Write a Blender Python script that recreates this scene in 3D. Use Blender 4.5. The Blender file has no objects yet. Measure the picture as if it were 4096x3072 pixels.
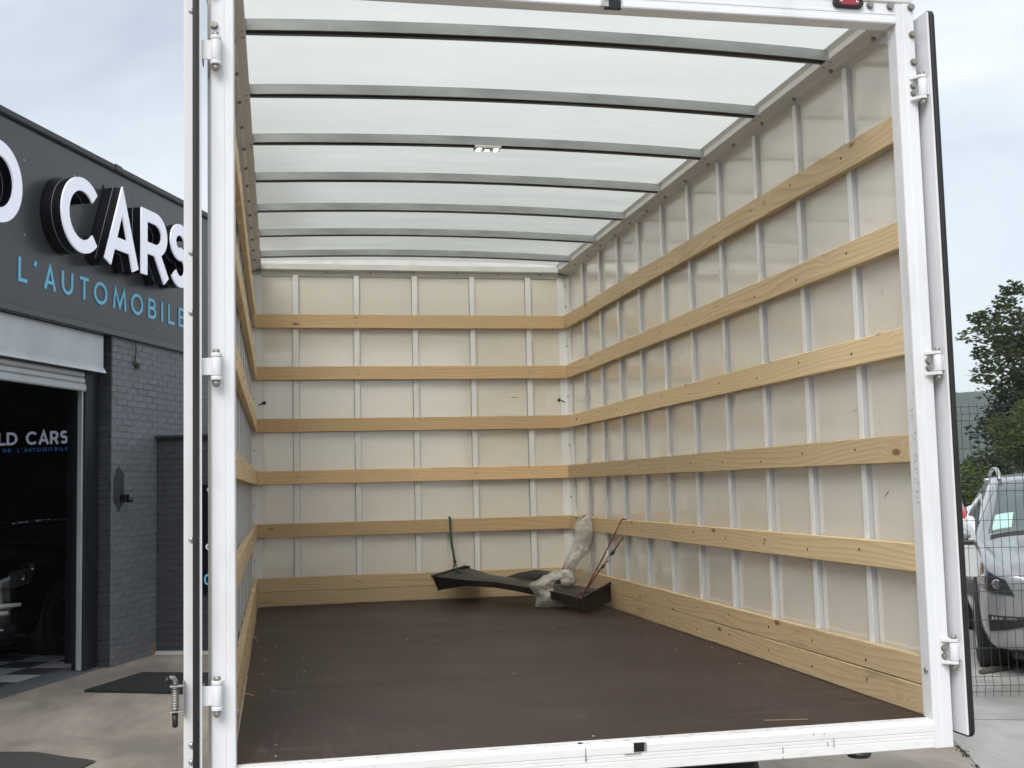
import bpy, math, random
from math import sin, cos, pi, radians
from mathutils import Vector, Matrix, noise
random.seed(7)
scene = bpy.context.scene
col = scene.collection

# ------------------------------------------------------------------ camera, sky, sun, exposure
cd = bpy.data.cameras.new('camera')
cam = bpy.data.objects.new('camera', cd)
col.objects.link(cam)
cam.location = (0.1207, -3.4055, 0.7463)
cam.rotation_euler = (radians(94.9803), radians(1.3808), radians(-11.3668))
cd.sensor_width = 36.0
cd.lens = 41.088
cd.clip_start = 0.05
cd.clip_end = 3000
cd.dof.use_dof = True
cd.dof.focus_distance = 5.2
cd.dof.aperture_fstop = 11
scene.camera = cam
SUN_EL, SUN_AZ = radians(45), radians(208)      # azimuth measured clockwise from +Y
w = bpy.data.worlds.new('World')
scene.world = w
w.use_nodes = True
wt = w.node_tree
wt.nodes.clear()
wo = wt.nodes.new('ShaderNodeOutputWorld')
wb = wt.nodes.new('ShaderNodeBackground')
wb.inputs['Strength'].default_value = 0.058
sk = wt.nodes.new('ShaderNodeTexSky')
sk.sky_type = 'NISHITA'
sk.sun_disc = False
sk.sun_elevation = SUN_EL
sk.sun_rotation = SUN_AZ
wc = wt.nodes.new('ShaderNodeTexCoord')
wm = wt.nodes.new('ShaderNodeMapping')
wm.inputs['Scale'].default_value = (1.0, 1.0, 2.6)
wm.inputs['Location'].default_value = (12.33, 6.39, 0.0)
wn = wt.nodes.new('ShaderNodeTexNoise')
wn.inputs['Scale'].default_value = 2.3
wn.inputs['Detail'].default_value = 5
wn.inputs['Roughness'].default_value = 0.55
wn.inputs['Distortion'].default_value = 0.5
wr = wt.nodes.new('ShaderNodeMapRange')
wr.inputs['From Min'].default_value = 0.3
wr.inputs['From Max'].default_value = 0.7
wr.inputs['To Min'].default_value = 0.5
wr.inputs['To Max'].default_value = 1.0
wx = wt.nodes.new('ShaderNodeMixRGB')
wx.inputs['Color2'].default_value = (9.0, 9.6, 10.15, 1)
L = wt.links.new
L(wc.outputs['Generated'], wm.inputs['Vector'])
L(wm.outputs['Vector'], wn.inputs['Vector'])
L(wn.outputs['Fac'], wr.inputs['Value'])
L(wr.outputs['Result'], wx.inputs['Fac'])
L(sk.outputs['Color'], wx.inputs['Color1'])
L(wx.outputs['Color'], wb.inputs['Color'])
L(wb.outputs['Background'], wo.inputs['Surface'])
sl = bpy.data.lights.new('sun', 'SUN')
sl.energy = 1.5
sl.angle = radians(35)
sl.color = (1.0, 0.97, 0.93)
so = bpy.data.objects.new('sun', sl)
col.objects.link(so)
sdir = Vector((sin(SUN_AZ) * cos(SUN_EL), cos(SUN_AZ) * cos(SUN_EL), sin(SUN_EL)))
so.rotation_euler = sdir.to_track_quat('Z', 'Y').to_euler()
so.location = sdir * 30
vs = scene.view_settings
vs.view_transform = 'Standard'
vs.look = 'None'
vs.exposure = 0.93
vs.gamma = 1.0
vs.use_curve_mapping = False
scene.render.engine = 'CYCLES'
cy = scene.cycles
cy.use_denoising = True
cy.max_bounces = 14
cy.diffuse_bounces = 10
cy.glossy_bounces = 4
cy.transmission_bounces = 8
cy.transparent_max_bounces = 8
cy.sample_clamp_indirect = 6.0

# ------------------------------------------------------------------ helpers
WM = {}          # world matrix of every object made here
LOCAL = [Matrix()]   # frame in which the parts being built are given
GZ = -0.9        # ground level (the truck floor is z = 0)


class MB:
    """collects faces, then links them as ONE mesh object"""
    def __init__(s):
        s.v, s.f, s.sm = [], [], []

    def face(s, pts, smooth=False):
        i = len(s.v)
        s.v += [tuple(p) for p in pts]
        s.f.append(tuple(range(i, i + len(pts))))
        s.sm.append(smooth)

    def box(s, a, b, m=None):
        x0, y0, z0 = a
        x1, y1, z1 = b
        P = [(x0, y0, z0), (x1, y0, z0), (x1, y1, z0), (x0, y1, z0), (x0, y0, z1), (x1, y0, z1), (x1, y1, z1), (x0, y1, z1)]
        if m is not None:
            P = [tuple(m @ Vector(p)) for p in P]
        i = len(s.v)
        s.v += P
        for q in ((3, 2, 1, 0), (4, 5, 6, 7), (0, 1, 5, 4), (1, 2, 6, 5), (2, 3, 7, 6), (3, 0, 4, 7)):
            s.f.append(tuple(i + k for k in q))
            s.sm.append(False)
        return s

    def prism(s, poly, a0, a1, axis='x', smooth=False):
        """poly in the two other axes (cyclic order), extruded from a0 to a1"""
        def P(t, q):
            u, v = q
            return (t, u, v) if axis == 'x' else (u, t, v) if axis == 'y' else (u, v, t)
        i, n = len(s.v), len(poly)
        s.v += [P(a0, q) for q in poly] + [P(a1, q) for q in poly]
        for k in range(n):
            j = (k + 1) % n
            s.f.append((i + k, i + j, i + n + j, i + n + k))
            s.sm.append(smooth)
        s.f.append(tuple(i + k for k in reversed(range(n))))
        s.f.append(tuple(i + n + k for k in range(n)))
        s.sm += [False, False]
        return s

    def grid(s, rows, smooth=True, close=False):
        i, n = len(s.v), len(rows[0])
        for r in rows:
            s.v += [tuple(p) for p in r]
        for a in range(len(rows) - 1):
            for b in range(n if close else n - 1):
                c = (b + 1) % n
                s.f.append((i + a * n + b, i + a * n + c, i + (a + 1) * n + c, i + (a + 1) * n + b))
                s.sm.append(smooth)
        return s

    def tube(s, pts, r, n=8, caps=True, closed=False):
        pts = [Vector(p) for p in pts]
        rs = r if isinstance(r, (list, tuple)) else [r] * len(pts)
        rows, up = [], None
        for k, p in enumerate(pts):
            a, b = pts[max(k - 1, 0)], pts[min(k + 1, len(pts) - 1)]
            t = (b - a).normalized()
            if up is None:
                up = Vector((0, 0, 1)) if abs(t.z) < 0.9 else Vector((1, 0, 0))
            u = (up - t * up.dot(t)).normalized()
            v = t.cross(u)
            up = u
            rows.append([p + (u * cos(2 * pi * q / n) + v * sin(2 * pi * q / n)) * rs[k] for q in range(n)])
        i = len(s.v)
        s.grid(rows, True, True)
        if caps:
            s.f.append(tuple(i + k for k in reversed(range(n))))
            s.f.append(tuple(i + (len(rows) - 1) * n + k for k in range(n)))
            s.sm += [False, False]
        return s

    def cyl(s, p0, p1, r, n=12, r1=None):
        return s.tube([p0, p1], [r, r if r1 is None else r1], n)

    def ribbon(s, pts, wdt, y0, y1, closed=False, m=None):
        """flat stroke in the x-z plane with mitred joints, extruded from y0 to y1"""
        n = len(pts)
        Lp, Rp = [], []
        for k in range(n):
            p = Vector(pts[k])
            a = Vector(pts[k - 1]) if (k > 0 or closed) else None
            b = Vector(pts[(k + 1) % n]) if (k < n - 1 or closed) else None
            d0 = (p - a).normalized() if a is not None else (b - p).normalized()
            d1 = (b - p).normalized() if b is not None else d0
            t = (d0 + d1).normalized()
            nn = Vector((-t.y, t.x))
            c = max(0.45, nn.dot(Vector((-d0.y, d0.x))))
            Lp.append(p + nn * (wdt / 2 / c))
            Rp.append(p - nn * (wdt / 2 / c))
        rng = range(n if closed else n - 1)
        i = len(s.v)
        f = (lambda q, y: tuple(m @ Vector((q.x, y, q.y)))) if m is not None else (lambda q, y: (q.x, y, q.y))
        for k in range(n):
            s.v += [f(Lp[k], y0), f(Rp[k], y0), f(Rp[k], y1), f(Lp[k], y1)]
        for k in rng:
            j = (k + 1) % n
            a, b = i + 4 * k, i + 4 * j
            for q in range(4):
                s.f.append((a + q, b + q, b + (q + 1) % 4, a + (q + 1) % 4))
                s.sm.append(False)
        if not closed:
            a, b = i, i + 4 * (n - 1)
            s.f += [(a, a + 1, a + 2, a + 3), (b + 3, b + 2, b + 1, b)]
            s.sm += [False, False]
        return s

    def mesh(s, name, mat, fix=True):
        me = bpy.data.meshes.new(name)
        me.from_pydata(s.v, [], s.f)
        for p, q in zip(me.polygons, s.sm):
            p.use_smooth = q
        if mat:
            me.materials.append(mat)
        if fix:
            import bmesh
            bm = bmesh.new()
            bm.from_mesh(me)
            bmesh.ops.recalc_face_normals(bm, faces=bm.faces)
            bm.to_mesh(me)
            bm.free()
        me.update()
        return me

    def build(s, name, mat, parent=None, world=None, bevel=0, fix=True):
        return put(s.mesh(name, mat, fix), name, parent, world, bevel)


def put(me, name, parent=None, world=None, bevel=0):
    """links mesh data as an object whose local frame sits at 'world'"""
    o = bpy.data.objects.new(name, me)
    col.objects.link(o)
    W = world.copy() if world is not None else (LOCAL[0].copy() if parent is not None else Matrix())
    WM[o] = W
    if parent is not None:
        o.parent = parent
        o.matrix_basis = WM[parent].inverted() @ W
    else:
        o.matrix_basis = W
    if bevel:
        b = o.modifiers.new('bevel', 'BEVEL')
        b.width = bevel
        b.segments = 2
        b.limit_method = 'ANGLE'
        b.angle_limit = radians(35)
    return o


def tag(o, label=None, cat=None, group=None, kind=None):
    if label:
        o['label'] = label
    if cat:
        o['category'] = cat
    if group:
        o['group'] = group
    if kind:
        o['kind'] = kind
    return o


def thing(name, label, cat, loc=(0, 0, 0), rz=0, group=None):
    o = put(None, name, None, Matrix.Translation(Vector(loc)) @ Matrix.Rotation(rz, 4, 'Z'))
    o.empty_display_size = 0.2
    return tag(o, label, cat, group)


def T(x, y, z):
    return Matrix.Translation(Vector((x, y, z)))


# ------------------------------------------------------------------ materials
class NT:
    def __init__(s, name):
        s.m = bpy.data.materials.new(name)
        s.m.use_nodes = True
        s.t = s.m.node_tree
        s.b = s.t.nodes['Principled BSDF']
        s.o = s.t.nodes['Material Output']
        s.tc = s.n('ShaderNodeTexCoord')

    def n(s, kind, **kw):
        x = s.t.nodes.new(kind)
        for k, v in kw.items():
            if hasattr(x, k) and k not in x.inputs:
                setattr(x, k, v)
            else:
                s.set(x, k, v)
        return x

    def set(s, node, k, v):
        i = node.inputs[k]
        if hasattr(v, 'is_linked') or hasattr(v, 'links'):
            s.t.links.new(v, i)
        else:
            i.default_value = v

    def map(s, scale=(1, 1, 1), src=None, loc=(0, 0, 0)):
        return s.n('ShaderNodeMapping', Vector=src or s.tc.outputs['Object'], Scale=scale, Location=loc).outputs['Vector']

    def noise(s, vec, scale=5, detail=3, rough=0.5, dist=0):
        return s.n('ShaderNodeTexNoise', Vector=vec, Scale=scale, Detail=detail, Roughness=rough, Distortion=dist).outputs['Fac']

    def ramp(s, fac, a, b, lo=0.0, hi=1.0):
        return s.n('ShaderNodeMapRange', **{'Value': fac, 'From Min': a, 'From Max': b, 'To Min': lo, 'To Max': hi}).outputs['Result']

    def mix(s, fac, c1, c2, mode='MIX'):
        x = s.n('ShaderNodeMixRGB', blend_type=mode)
        for k, v in (('Fac', fac), ('Color1', c1), ('Color2', c2)):
            s.set(x, k, (*v, 1) if isinstance(v, tuple) and len(v) == 3 else v)
        return x.outputs['Color']

    def math(s, op, a, b=0.0, c=0.0):
        x = s.n('ShaderNodeMath', operation=op)
        for i, v in enumerate((a, b, c)):
            if hasattr(v, 'links'):
                s.t.links.new(v, x.inputs[i])
            else:
                x.inputs[i].default_value = v
        return x.outputs[0]

    def bump(s, h, strength=0.2, dist=0.01):
        s.t.links.new(s.n('ShaderNodeBump', Height=h, Strength=strength, Distance=dist).outputs['Normal'], s.b.inputs['Normal'])

    def col(s, c):
        s.set(s.b, 'Base Color', (*c, 1) if isinstance(c, tuple) and len(c) == 3 else c)
        return s


def pbr(name, c, rough=0.5, metal=0.0, var=0.0, vs=6, dirt=None, dirt_amt=0.0, dirt_scale=5, bump=0.0, bs=80, coat=0.0, spec=0.5, stretch=(1, 1, 1)):
    n = NT(name)
    cc = c
    if var:
        f = n.noise(n.map(stretch), vs, 4, 0.6)
        cc = n.mix(n.ramp(f, 0.3, 0.7), tuple(x * (1 - var) for x in c), tuple(min(1, x * (1 + var)) for x in c))
    if dirt:
        f = n.noise(n.map(stretch, loc=(3, 1, 7)), dirt_scale, 7, 0.68, 0.4)
        cc = n.mix(n.ramp(f, 0.52, 0.74, 0, dirt_amt), cc, dirt)
    n.col(cc)
    n.b.inputs['Roughness'].default_value = rough
    n.b.inputs['Metallic'].default_value = metal
    n.b.inputs['Coat Weight'].default_value = coat
    n.b.inputs['Coat Roughness'].default_value = 0.06
    n.b.inputs['Specular IOR Level'].default_value = spec
    if bump:
        n.bump(n.noise(n.map(stretch), bs, 4, 0.6), bump, 0.004)
    return n.m


M = {}
M['white'] = pbr('white_enamel', (0.74, 0.75, 0.77), 0.32, var=0.03, vs=3, dirt=(0.42, 0.42, 0.4), dirt_amt=0.35, dirt_scale=7, stretch=(1, 1, 0.25))
M['worn_white'] = pbr('worn_white_enamel', (0.78, 0.78, 0.77), 0.38, var=0.04, vs=5, dirt=(0.25, 0.24, 0.22), dirt_amt=0.22, dirt_scale=60, stretch=(0.3, 1, 1.2))
M['alu'] = pbr('painted_rail_grey', (0.60, 0.595, 0.575), 0.4, var=0.04, vs=4)
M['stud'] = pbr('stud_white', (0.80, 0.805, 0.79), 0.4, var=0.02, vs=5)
M['stud_side_shade'] = pbr('stud_side_shade_grey', (0.45, 0.455, 0.465), 0.45, 0.1)  # shaded flank of the white studs, put into the colour
M['galv'] = pbr('galvanised_steel', (0.33, 0.345, 0.345), 0.45, 0.7, var=0.2, vs=9, stretch=(0.4, 1, 1))
M['steel'] = pbr('zinc_steel', (0.45, 0.45, 0.43), 0.38, 0.9, var=0.2, vs=60)
M['bolt'] = pbr('weathered_bolt', (0.34, 0.32, 0.29), 0.45, 0.7, var=0.25, vs=90)
M['dark_bolt'] = pbr('dark_screw', (0.10, 0.095, 0.09), 0.5, 0.5)
M['bar_silver'] = pbr('bar_silver', (0.85, 0.85, 0.82), 0.25, coat=0.5)
M['chrome'] = pbr('chrome', (0.8, 0.8, 0.8), 0.12, 1.0)
M['rubber'] = pbr('black_rubber', (0.012, 0.012, 0.013), 0.5, var=0.3, vs=20)
M['blackplastic'] = pbr('black_plastic', (0.015, 0.015, 0.016), 0.4)
M['underbody'] = pbr('underbody_black', (0.010, 0.010, 0.011), 0.7, var=0.3, vs=10)
M['tyre'] = pbr('tyre_rubber', (0.014, 0.014, 0.014), 0.75, bump=0.4, bs=60)
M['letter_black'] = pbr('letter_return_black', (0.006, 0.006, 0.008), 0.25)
M['letter_white'] = pbr('letter_face_white', (0.88, 0.88, 0.93), 0.35)
M['letter_cyan'] = pbr('letter_cyan', (0.17, 0.56, 0.80), 0.4)
M['letter_blue'] = pbr('letter_blue', (0.05, 0.12, 0.32), 0.4)
M['sign'] = pbr('sign_panel_anthracite', (0.050, 0.052, 0.056), 0.30, var=0.12, vs=1.2)
M['sign_trim'] = pbr('sign_trim_anthracite', (0.038, 0.038, 0.042), 0.35)
M['roof_trim'] = pbr('roof_trim_black', (0.012, 0.011, 0.012), 0.45)
M['shutter'] = pbr('shutter_aluminium', (0.52, 0.54, 0.55), 0.33, 0.35, var=0.12, vs=2.0)
M['dark_frame'] = pbr('door_frame_dark', (0.012, 0.014, 0.018), 0.4)
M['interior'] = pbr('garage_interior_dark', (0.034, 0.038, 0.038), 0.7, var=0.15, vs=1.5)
M['tile_light'] = pbr('garage_tile_light', (0.40, 0.41, 0.43), 0.45, var=0.08, vs=6)
M['tile_dark'] = pbr('garage_tile_dark', (0.055, 0.057, 0.062), 0.5, var=0.1, vs=6)
M['ramp'] = pbr('threshold_grey', (0.10, 0.105, 0.115), 0.55, var=0.15, vs=4)
M['moss'] = pbr('moss', (0.035, 0.045, 0.018), 0.9, var=0.4, vs=60)
M['fence'] = pbr('fence_wire_dark', (0.022, 0.026, 0.028), 0.5)
M['paint_silver'] = pbr('car_paint_silver', (0.34, 0.35, 0.36), 0.3, 0.45, coat=0.7)
M['paint_white'] = pbr('car_paint_white', (0.72, 0.73, 0.74), 0.3, coat=1.0)
M['paint_black'] = pbr('car_paint_black', (0.003, 0.003, 0.004), 0.2, coat=1.0)
M['paint_red'] = pbr('car_lamp_red', (0.42, 0.01, 0.015), 0.2, coat=0.6)
M['glass'] = pbr('car_glass_dark', (0.035, 0.045, 0.045), 0.06, coat=1.0, spec=0.6)
M['windscreen'] = pbr('windscreen_glass', (0.085, 0.11, 0.11), 0.06, coat=0.6, spec=0.6)
M['lamp'] = pbr('headlamp_lens', (0.04, 0.043, 0.047), 0.08, 0.0, coat=0.5, spec=0.6)
M['lamp_orange'] = pbr('indicator_amber', (0.55, 0.32, 0.18), 0.15, coat=0.8)
M['paper'] = pbr('pale_green_paper', (0.42, 0.62, 0.57), 0.7)
M['red_lens'] = pbr('marker_lens_red', (0.30, 0.012, 0.02), 0.25, coat=0.6)
M['beam'] = pbr('black_rusty_steel', (0.026, 0.0235, 0.021), 0.42, 0.2, var=0.35, vs=9, dirt=(0.06, 0.045, 0.035), dirt_amt=0.6, dirt_scale=14, bump=0.3, bs=70)
M['cord_green'] = pbr('green_cord', (0.025, 0.10, 0.06), 0.75)
M['cord_red'] = pbr('red_cord', (0.17, 0.035, 0.032), 0.75)
M['cord_orange'] = pbr('rust_cord', (0.20, 0.065, 0.03), 0.75)
M['bark'] = pbr('bark', (0.05, 0.04, 0.03), 0.9, var=0.3, vs=8, bump=0.6, bs=20)
M['mat'] = pbr('doormat_rubber', (0.012, 0.013, 0.014), 0.8)
M['scuff'] = pbr('scuff_grey', (0.17, 0.155, 0.14), 0.7)
M['oldwood'] = pbr('weathered_offcut', (0.08, 0.07, 0.06), 0.8, var=0.2, vs=6)
M['sliver'] = pbr('fresh_wood_sliver', (0.62, 0.44, 0.24), 0.7)
M['dull_sliver'] = pbr('dull_wood_sliver', (0.20, 0.15, 0.105), 0.8)


def wood(name, light, dark, dirt_amt=0.12, grain=1.0):
    n = NT(name)
    rnd = n.n('ShaderNodeObjectInfo').outputs['Random']
    off = n.n('ShaderNodeCombineXYZ', X=n.math('MULTIPLY', rnd, 61.0), Y=n.math('MULTIPLY', rnd, 17.0), Z=n.math('MULTIPLY', rnd, 29.0)).outputs[0]
    base = n.n('ShaderNodeVectorMath', operation='ADD')
    n.t.links.new(n.tc.outputs['Object'], base.inputs[0])
    n.t.links.new(off, base.inputs[1])
    P = base.outputs[0]
    kv = n.n('ShaderNodeTexVoronoi', Vector=n.map((3.4, 1.2, 8.5), P), Scale=1.0, Randomness=1.0).outputs['Distance']
    k = n.ramp(kv, 0.40, 0.0)
    k2 = n.math('POWER', k, 2.0)
    warp = n.noise(n.map((0.75, 5.0, 5.0), P), 1.0, 1.5, 0.4)
    ph = n.math('ADD', n.math('MULTIPLY', warp, 11.0 * grain), n.math('MULTIPLY', k2, 5.0))
    sep = n.n('ShaderNodeSeparateXYZ', Vector=P)
    ph = n.math('ADD', ph, n.math('MULTIPLY', sep.outputs['Z'], 48.0))
    ring = n.math('FRACT', ph)
    ring = n.math('POWER', ring, 2.2)
    fine = n.noise(n.map((5, 150, 260), P), 1.0, 2, 0.5)
    tone = n.noise(n.map((0.8, 2, 3), P, (5, 3, 2)), 1.0, 2, 0.5)
    c = n.mix(n.math('MULTIPLY', ring, 0.7), light, dark)
    c = n.mix(n.ramp(fine, 0.25, 0.75, 0.0, 0.35), c, tuple(x * 0.72 for x in light))
    c = n.mix(n.ramp(tone, 0.3, 0.7, 0.0, 0.4), c, tuple(x * 0.80 for x in light))
    pb = n.ramp(rnd, 0.0, 1.0, 0.80, 1.10)
    c = n.mix(1.0, c, n.n('ShaderNodeCombineXYZ', X=pb, Y=pb, Z=pb).outputs[0], 'MULTIPLY')
    c = n.mix(n.ramp(kv, 0.12, 0.06, 0.0, 0.85), c, (0.15, 0.075, 0.032))
    d = n.noise(n.map((1.5, 3, 14), P, (9, 4, 1)), 1.6, 6, 0.7, 0.6)
    c = n.mix(n.ramp(d, 0.56, 0.78, 0.0, dirt_amt), c, (0.07, 0.055, 0.04))
    n.col(c)
    n.b.inputs['Roughness'].default_value = 0.62
    n.bump(fine, 0.25, 0.002)
    return n.m


M['wood'] = wood('pine_slat', (0.79, 0.61, 0.365), (0.50, 0.325, 0.14))
M['wood_back'] = wood('pine_slat_warm', (0.77, 0.55, 0.31), (0.57, 0.36, 0.165), 0.06, 0.6)
M['wood_dirty'] = wood('pine_slat_dirty', (0.73, 0.56, 0.335), (0.46, 0.30, 0.13), 0.8)


def gelcoat():
    n = NT('beige_gelcoat_panel')
    f = n.noise(n.map(), 1.7, 3, 0.5)
    c = n.mix(n.ramp(f, 0.3, 0.7), (0.75, 0.708, 0.625), (0.79, 0.753, 0.675))
    s = n.noise(n.map((9, 2.2, 14), loc=(1, 2, 5)), 1.0, 8, 0.75, 1.4)
    c = n.mix(n.ramp(s, 0.70, 0.80, 0.0, 0.35), c, (0.3, 0.28, 0.25))
    n.col(c)
    n.b.inputs['Roughness'].default_value = 0.16
    n.b.inputs['Specular IOR Level'].default_value = 0.5
    n.b.inputs['Coat Weight'].default_value = 1.0
    n.b.inputs['Coat Roughness'].default_value = 0.035
    n.b.inputs['Coat IOR'].default_value = 1.75
    n.bump(n.noise(n.map((1, 1, 1.6)), 7, 2, 0.5), 0.12, 0.02)
    return n.m


M['panel'] = gelcoat()


def grp_roof():
    n = NT('translucent_roof_sheet')
    f = n.noise(n.map((0.7, 3.2, 1)), 1.7, 7, 0.66, 0.8)
    g = n.noise(n.map((1, 1, 1)), 90, 2, 0.5)
    c = n.mix(n.ramp(f, 0.3, 0.75), (0.79, 0.785, 0.71), (0.98, 0.965, 0.89))
    c = n.mix(n.ramp(g, 0.2, 0.8, 0, 0.12), c, (0.68, 0.70, 0.64))
    sp_ = n.noise(n.map((5, 13, 1), loc=(2, 6, 0)), 2.2, 2, 0.5, 0.5)
    c = n.mix(n.ramp(sp_, 0.775, 0.80, 0, 0.55), c, (0.42, 0.42, 0.38))
    tr = n.n('ShaderNodeBsdfTranslucent', Color=c)
    df = n.n('ShaderNodeBsdfDiffuse', Color=(0.55, 0.58, 0.55, 1))
    rf = n.n('ShaderNodeBsdfRefraction', Color=(1.0, 0.985, 0.91, 1), Roughness=0.5, IOR=1.05)
    m0 = n.n('ShaderNodeMixShader', Fac=0.68)
    n.t.links.new(tr.outputs[0], m0.inputs[1])
    n.t.links.new(rf.outputs[0], m0.inputs[2])
    mx = n.n('ShaderNodeMixShader', Fac=0.06)
    n.t.links.new(m0.outputs[0], mx.inputs[1])
    n.t.links.new(df.outputs[0], mx.inputs[2])
    n.t.links.new(mx.outputs[0], n.o.inputs['Surface'])
    return n.m


M['roof'] = grp_roof()


def floor_mat():
    n = NT('phenolic_plywood_brown')
    f = n.noise(n.map((1, 1, 1)), 1.8, 5, 0.6)
    c = n.mix(n.ramp(f, 0.3, 0.7), (0.032, 0.0180, 0.0160), (0.041, 0.0245, 0.0215))
    g = n.noise(n.map((1, 1, 1)), 420, 2, 0.5)
    c = n.mix(n.ramp(g, 0.35, 0.75, 0, 0.3), c, (0.058, 0.045, 0.041))
    # scuffs: thin long streaks in two directions, only in patches
    s1 = n.noise(n.map((2.2, 60, 1)), 1.0, 3, 0.6, 0.7)
    s2 = n.noise(n.map((40, 3, 1), loc=(4, 2, 0)), 1.0, 3, 0.6, 0.8)
    pm = n.ramp(n.noise(n.map((1.2, 1.2, 1), loc=(8, 3, 0)), 1.4, 3, 0.5), 0.46, 0.66)
    c = n.mix(n.math('MULTIPLY', n.ramp(s1, 0.56, 0.70, 0, 0.45), pm), c, (0.26, 0.22, 0.2))
    c = n.mix(n.math('MULTIPLY', n.ramp(s2, 0.58, 0.72, 0, 0.32), pm), c, (0.24, 0.2, 0.18))
    d = n.noise(n.map((1, 1, 1), loc=(2, 9, 0)), 3.0, 6, 0.7)
    c = n.mix(n.ramp(d, 0.5, 0.8, 0, 0.16), c, (0.10, 0.08, 0.07))
    n.col(c)
    n.set(n.b, 'Roughness', n.ramp(f, 0.2, 0.8, 0.42, 0.58))
    n.b.inputs['Specular IOR Level'].default_value = 0.4
    n.bump(g, 0.15, 0.002)
    return n.m


M['floor'] = floor_mat()


def brick_mat(name, c, dirt=0.0):
    n = NT(name)
    rnd = n.n('ShaderNodeObjectInfo').outputs['Random']
    f = n.noise(n.map(), 14, 5, 0.65)
    k = n.math('ADD', n.ramp(f, 0.25, 0.75, 0.78, 1.18), n.ramp(rnd, 0, 1, -0.08, 0.08))
    c1 = n.mix(1.0, c, n.n('ShaderNodeCombineXYZ', X=k, Y=k, Z=k).outputs[0], 'MULTIPLY')
    chips = n.noise(n.map(loc=(3, 3, 3)), 20, 6, 0.75)
    c1 = n.mix(n.ramp(chips, 0.70, 0.78, 0, 0.35), c1, (0.24, 0.22, 0.2))
    if dirt:
        geo = n.n('ShaderNodeNewGeometry').outputs['Position']
        z = n.n('ShaderNodeSeparateXYZ', Vector=geo).outputs['Z']
        low = n.ramp(z, -0.62, -0.86)
        pz = n.noise(geo, 9, 6, 0.7)
        c1 = n.mix(n.math('MULTIPLY', n.ramp(pz, 0.55, 0.62), low), c1, (0.33, 0.19, 0.10))
    n.col(c1)
    n.b.inputs['Roughness'].default_value = 0.55
    n.bump(n.noise(n.map(), 45, 5, 0.65), 0.55, 0.006)
    return n.m


M['brick'] = brick_mat('painted_brick_grey', (0.158, 0.166, 0.178), 1)
M['brick_dark'] = brick_mat('painted_brick_charcoal', (0.036, 0.039, 0.047))
M['mortar'] = pbr('painted_mortar_grey', (0.150, 0.158, 0.169), 0.75, bump=0.5, bs=60)
M['mortar_dark'] = pbr('painted_mortar_charcoal', (0.034, 0.037, 0.044), 0.75, bump=0.5, bs=60)


def ground_mat(name, a, b, spot, stain, wet=0.3):
    n = NT(name)
    P = n.n('ShaderNodeNewGeometry').outputs['Position']
    f = n.noise(n.map((2.2, 0.9, 1), P), 1.1, 8, 0.68, 0.4)
    c = n.mix(n.ramp(f, 0.32, 0.68), a, b)
    g = n.noise(P, 90, 3, 0.6)
    c = n.mix(n.ramp(g, 0.3, 0.75, 0, 0.35), c, spot)
    s = n.noise(n.map((1, 0.7, 1), P, (11, 3, 0)), 0.9, 4, 0.55, 0.5)
    sm = n.ramp(s, 0.50, 0.64)
    c = n.mix(n.math('MULTIPLY', sm, 0.55), c, stain)
    st = n.noise(n.map((3, 0.5, 1), P, (1, 7, 0)), 2.5, 4, 0.6, 0.4)
    c = n.mix(n.ramp(st, 0.5, 0.8, 0, 0.3), c, stain)
    n.col(c)
    n.set(n.b, 'Roughness', n.ramp(sm, 0, 1, 0.75, 0.75 - wet))
    n.bump(n.noise(P, 160, 4, 0.65), 0.3, 0.004)
    return n.m


M['ground'] = ground_mat('beige_concrete', (0.25, 0.215, 0.177), (0.42, 0.368, 0.31), (0.10, 0.085, 0.07), (0.135, 0.120, 0.105), 0.12)
M['slab'] = ground_mat('grey_concrete', (0.34, 0.33, 0.31), (0.47, 0.46, 0.44), (0.24, 0.235, 0.22), (0.17, 0.155, 0.14), 0.35)
M['asphalt'] = pbr('asphalt_patch', (0.050, 0.047, 0.042), 0.85, var=0.3, vs=40, bump=0.9, bs=140)


def leaf_mat(name, a, b):
    n = NT(name)
    f = n.noise(n.n('ShaderNodeNewGeometry').outputs['Position'], 1.1, 3, 0.6)
    c = n.mix(n.ramp(f, 0.3, 0.7), a, b)
    df = n.n('ShaderNodeBsdfDiffuse', Color=c)
    tr = n.n('ShaderNodeBsdfTranslucent', Color=c)
    mx = n.n('ShaderNodeMixShader', Fac=0.3)
    n.t.links.new(df.outputs[0], mx.inputs[1])
    n.t.links.new(tr.outputs[0], mx.inputs[2])
    n.t.links.new(mx.outputs[0], n.o.inputs['Surface'])
    return n.m


M['leaf'] = leaf_mat('tree_leaves', (0.046, 0.062, 0.030), (0.085, 0.105, 0.050))
M['leaf_dark'] = leaf_mat('dark_leaves', (0.026, 0.038, 0.020), (0.048, 0.062, 0.032))
M['leaf_light'] = leaf_mat('bush_leaves', (0.075, 0.105, 0.032), (0.12, 0.15, 0.05))
M['hill'] = pbr('wooded_hill', (0.040, 0.058, 0.040), 0.9, var=0.4, vs=0.06)


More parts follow.
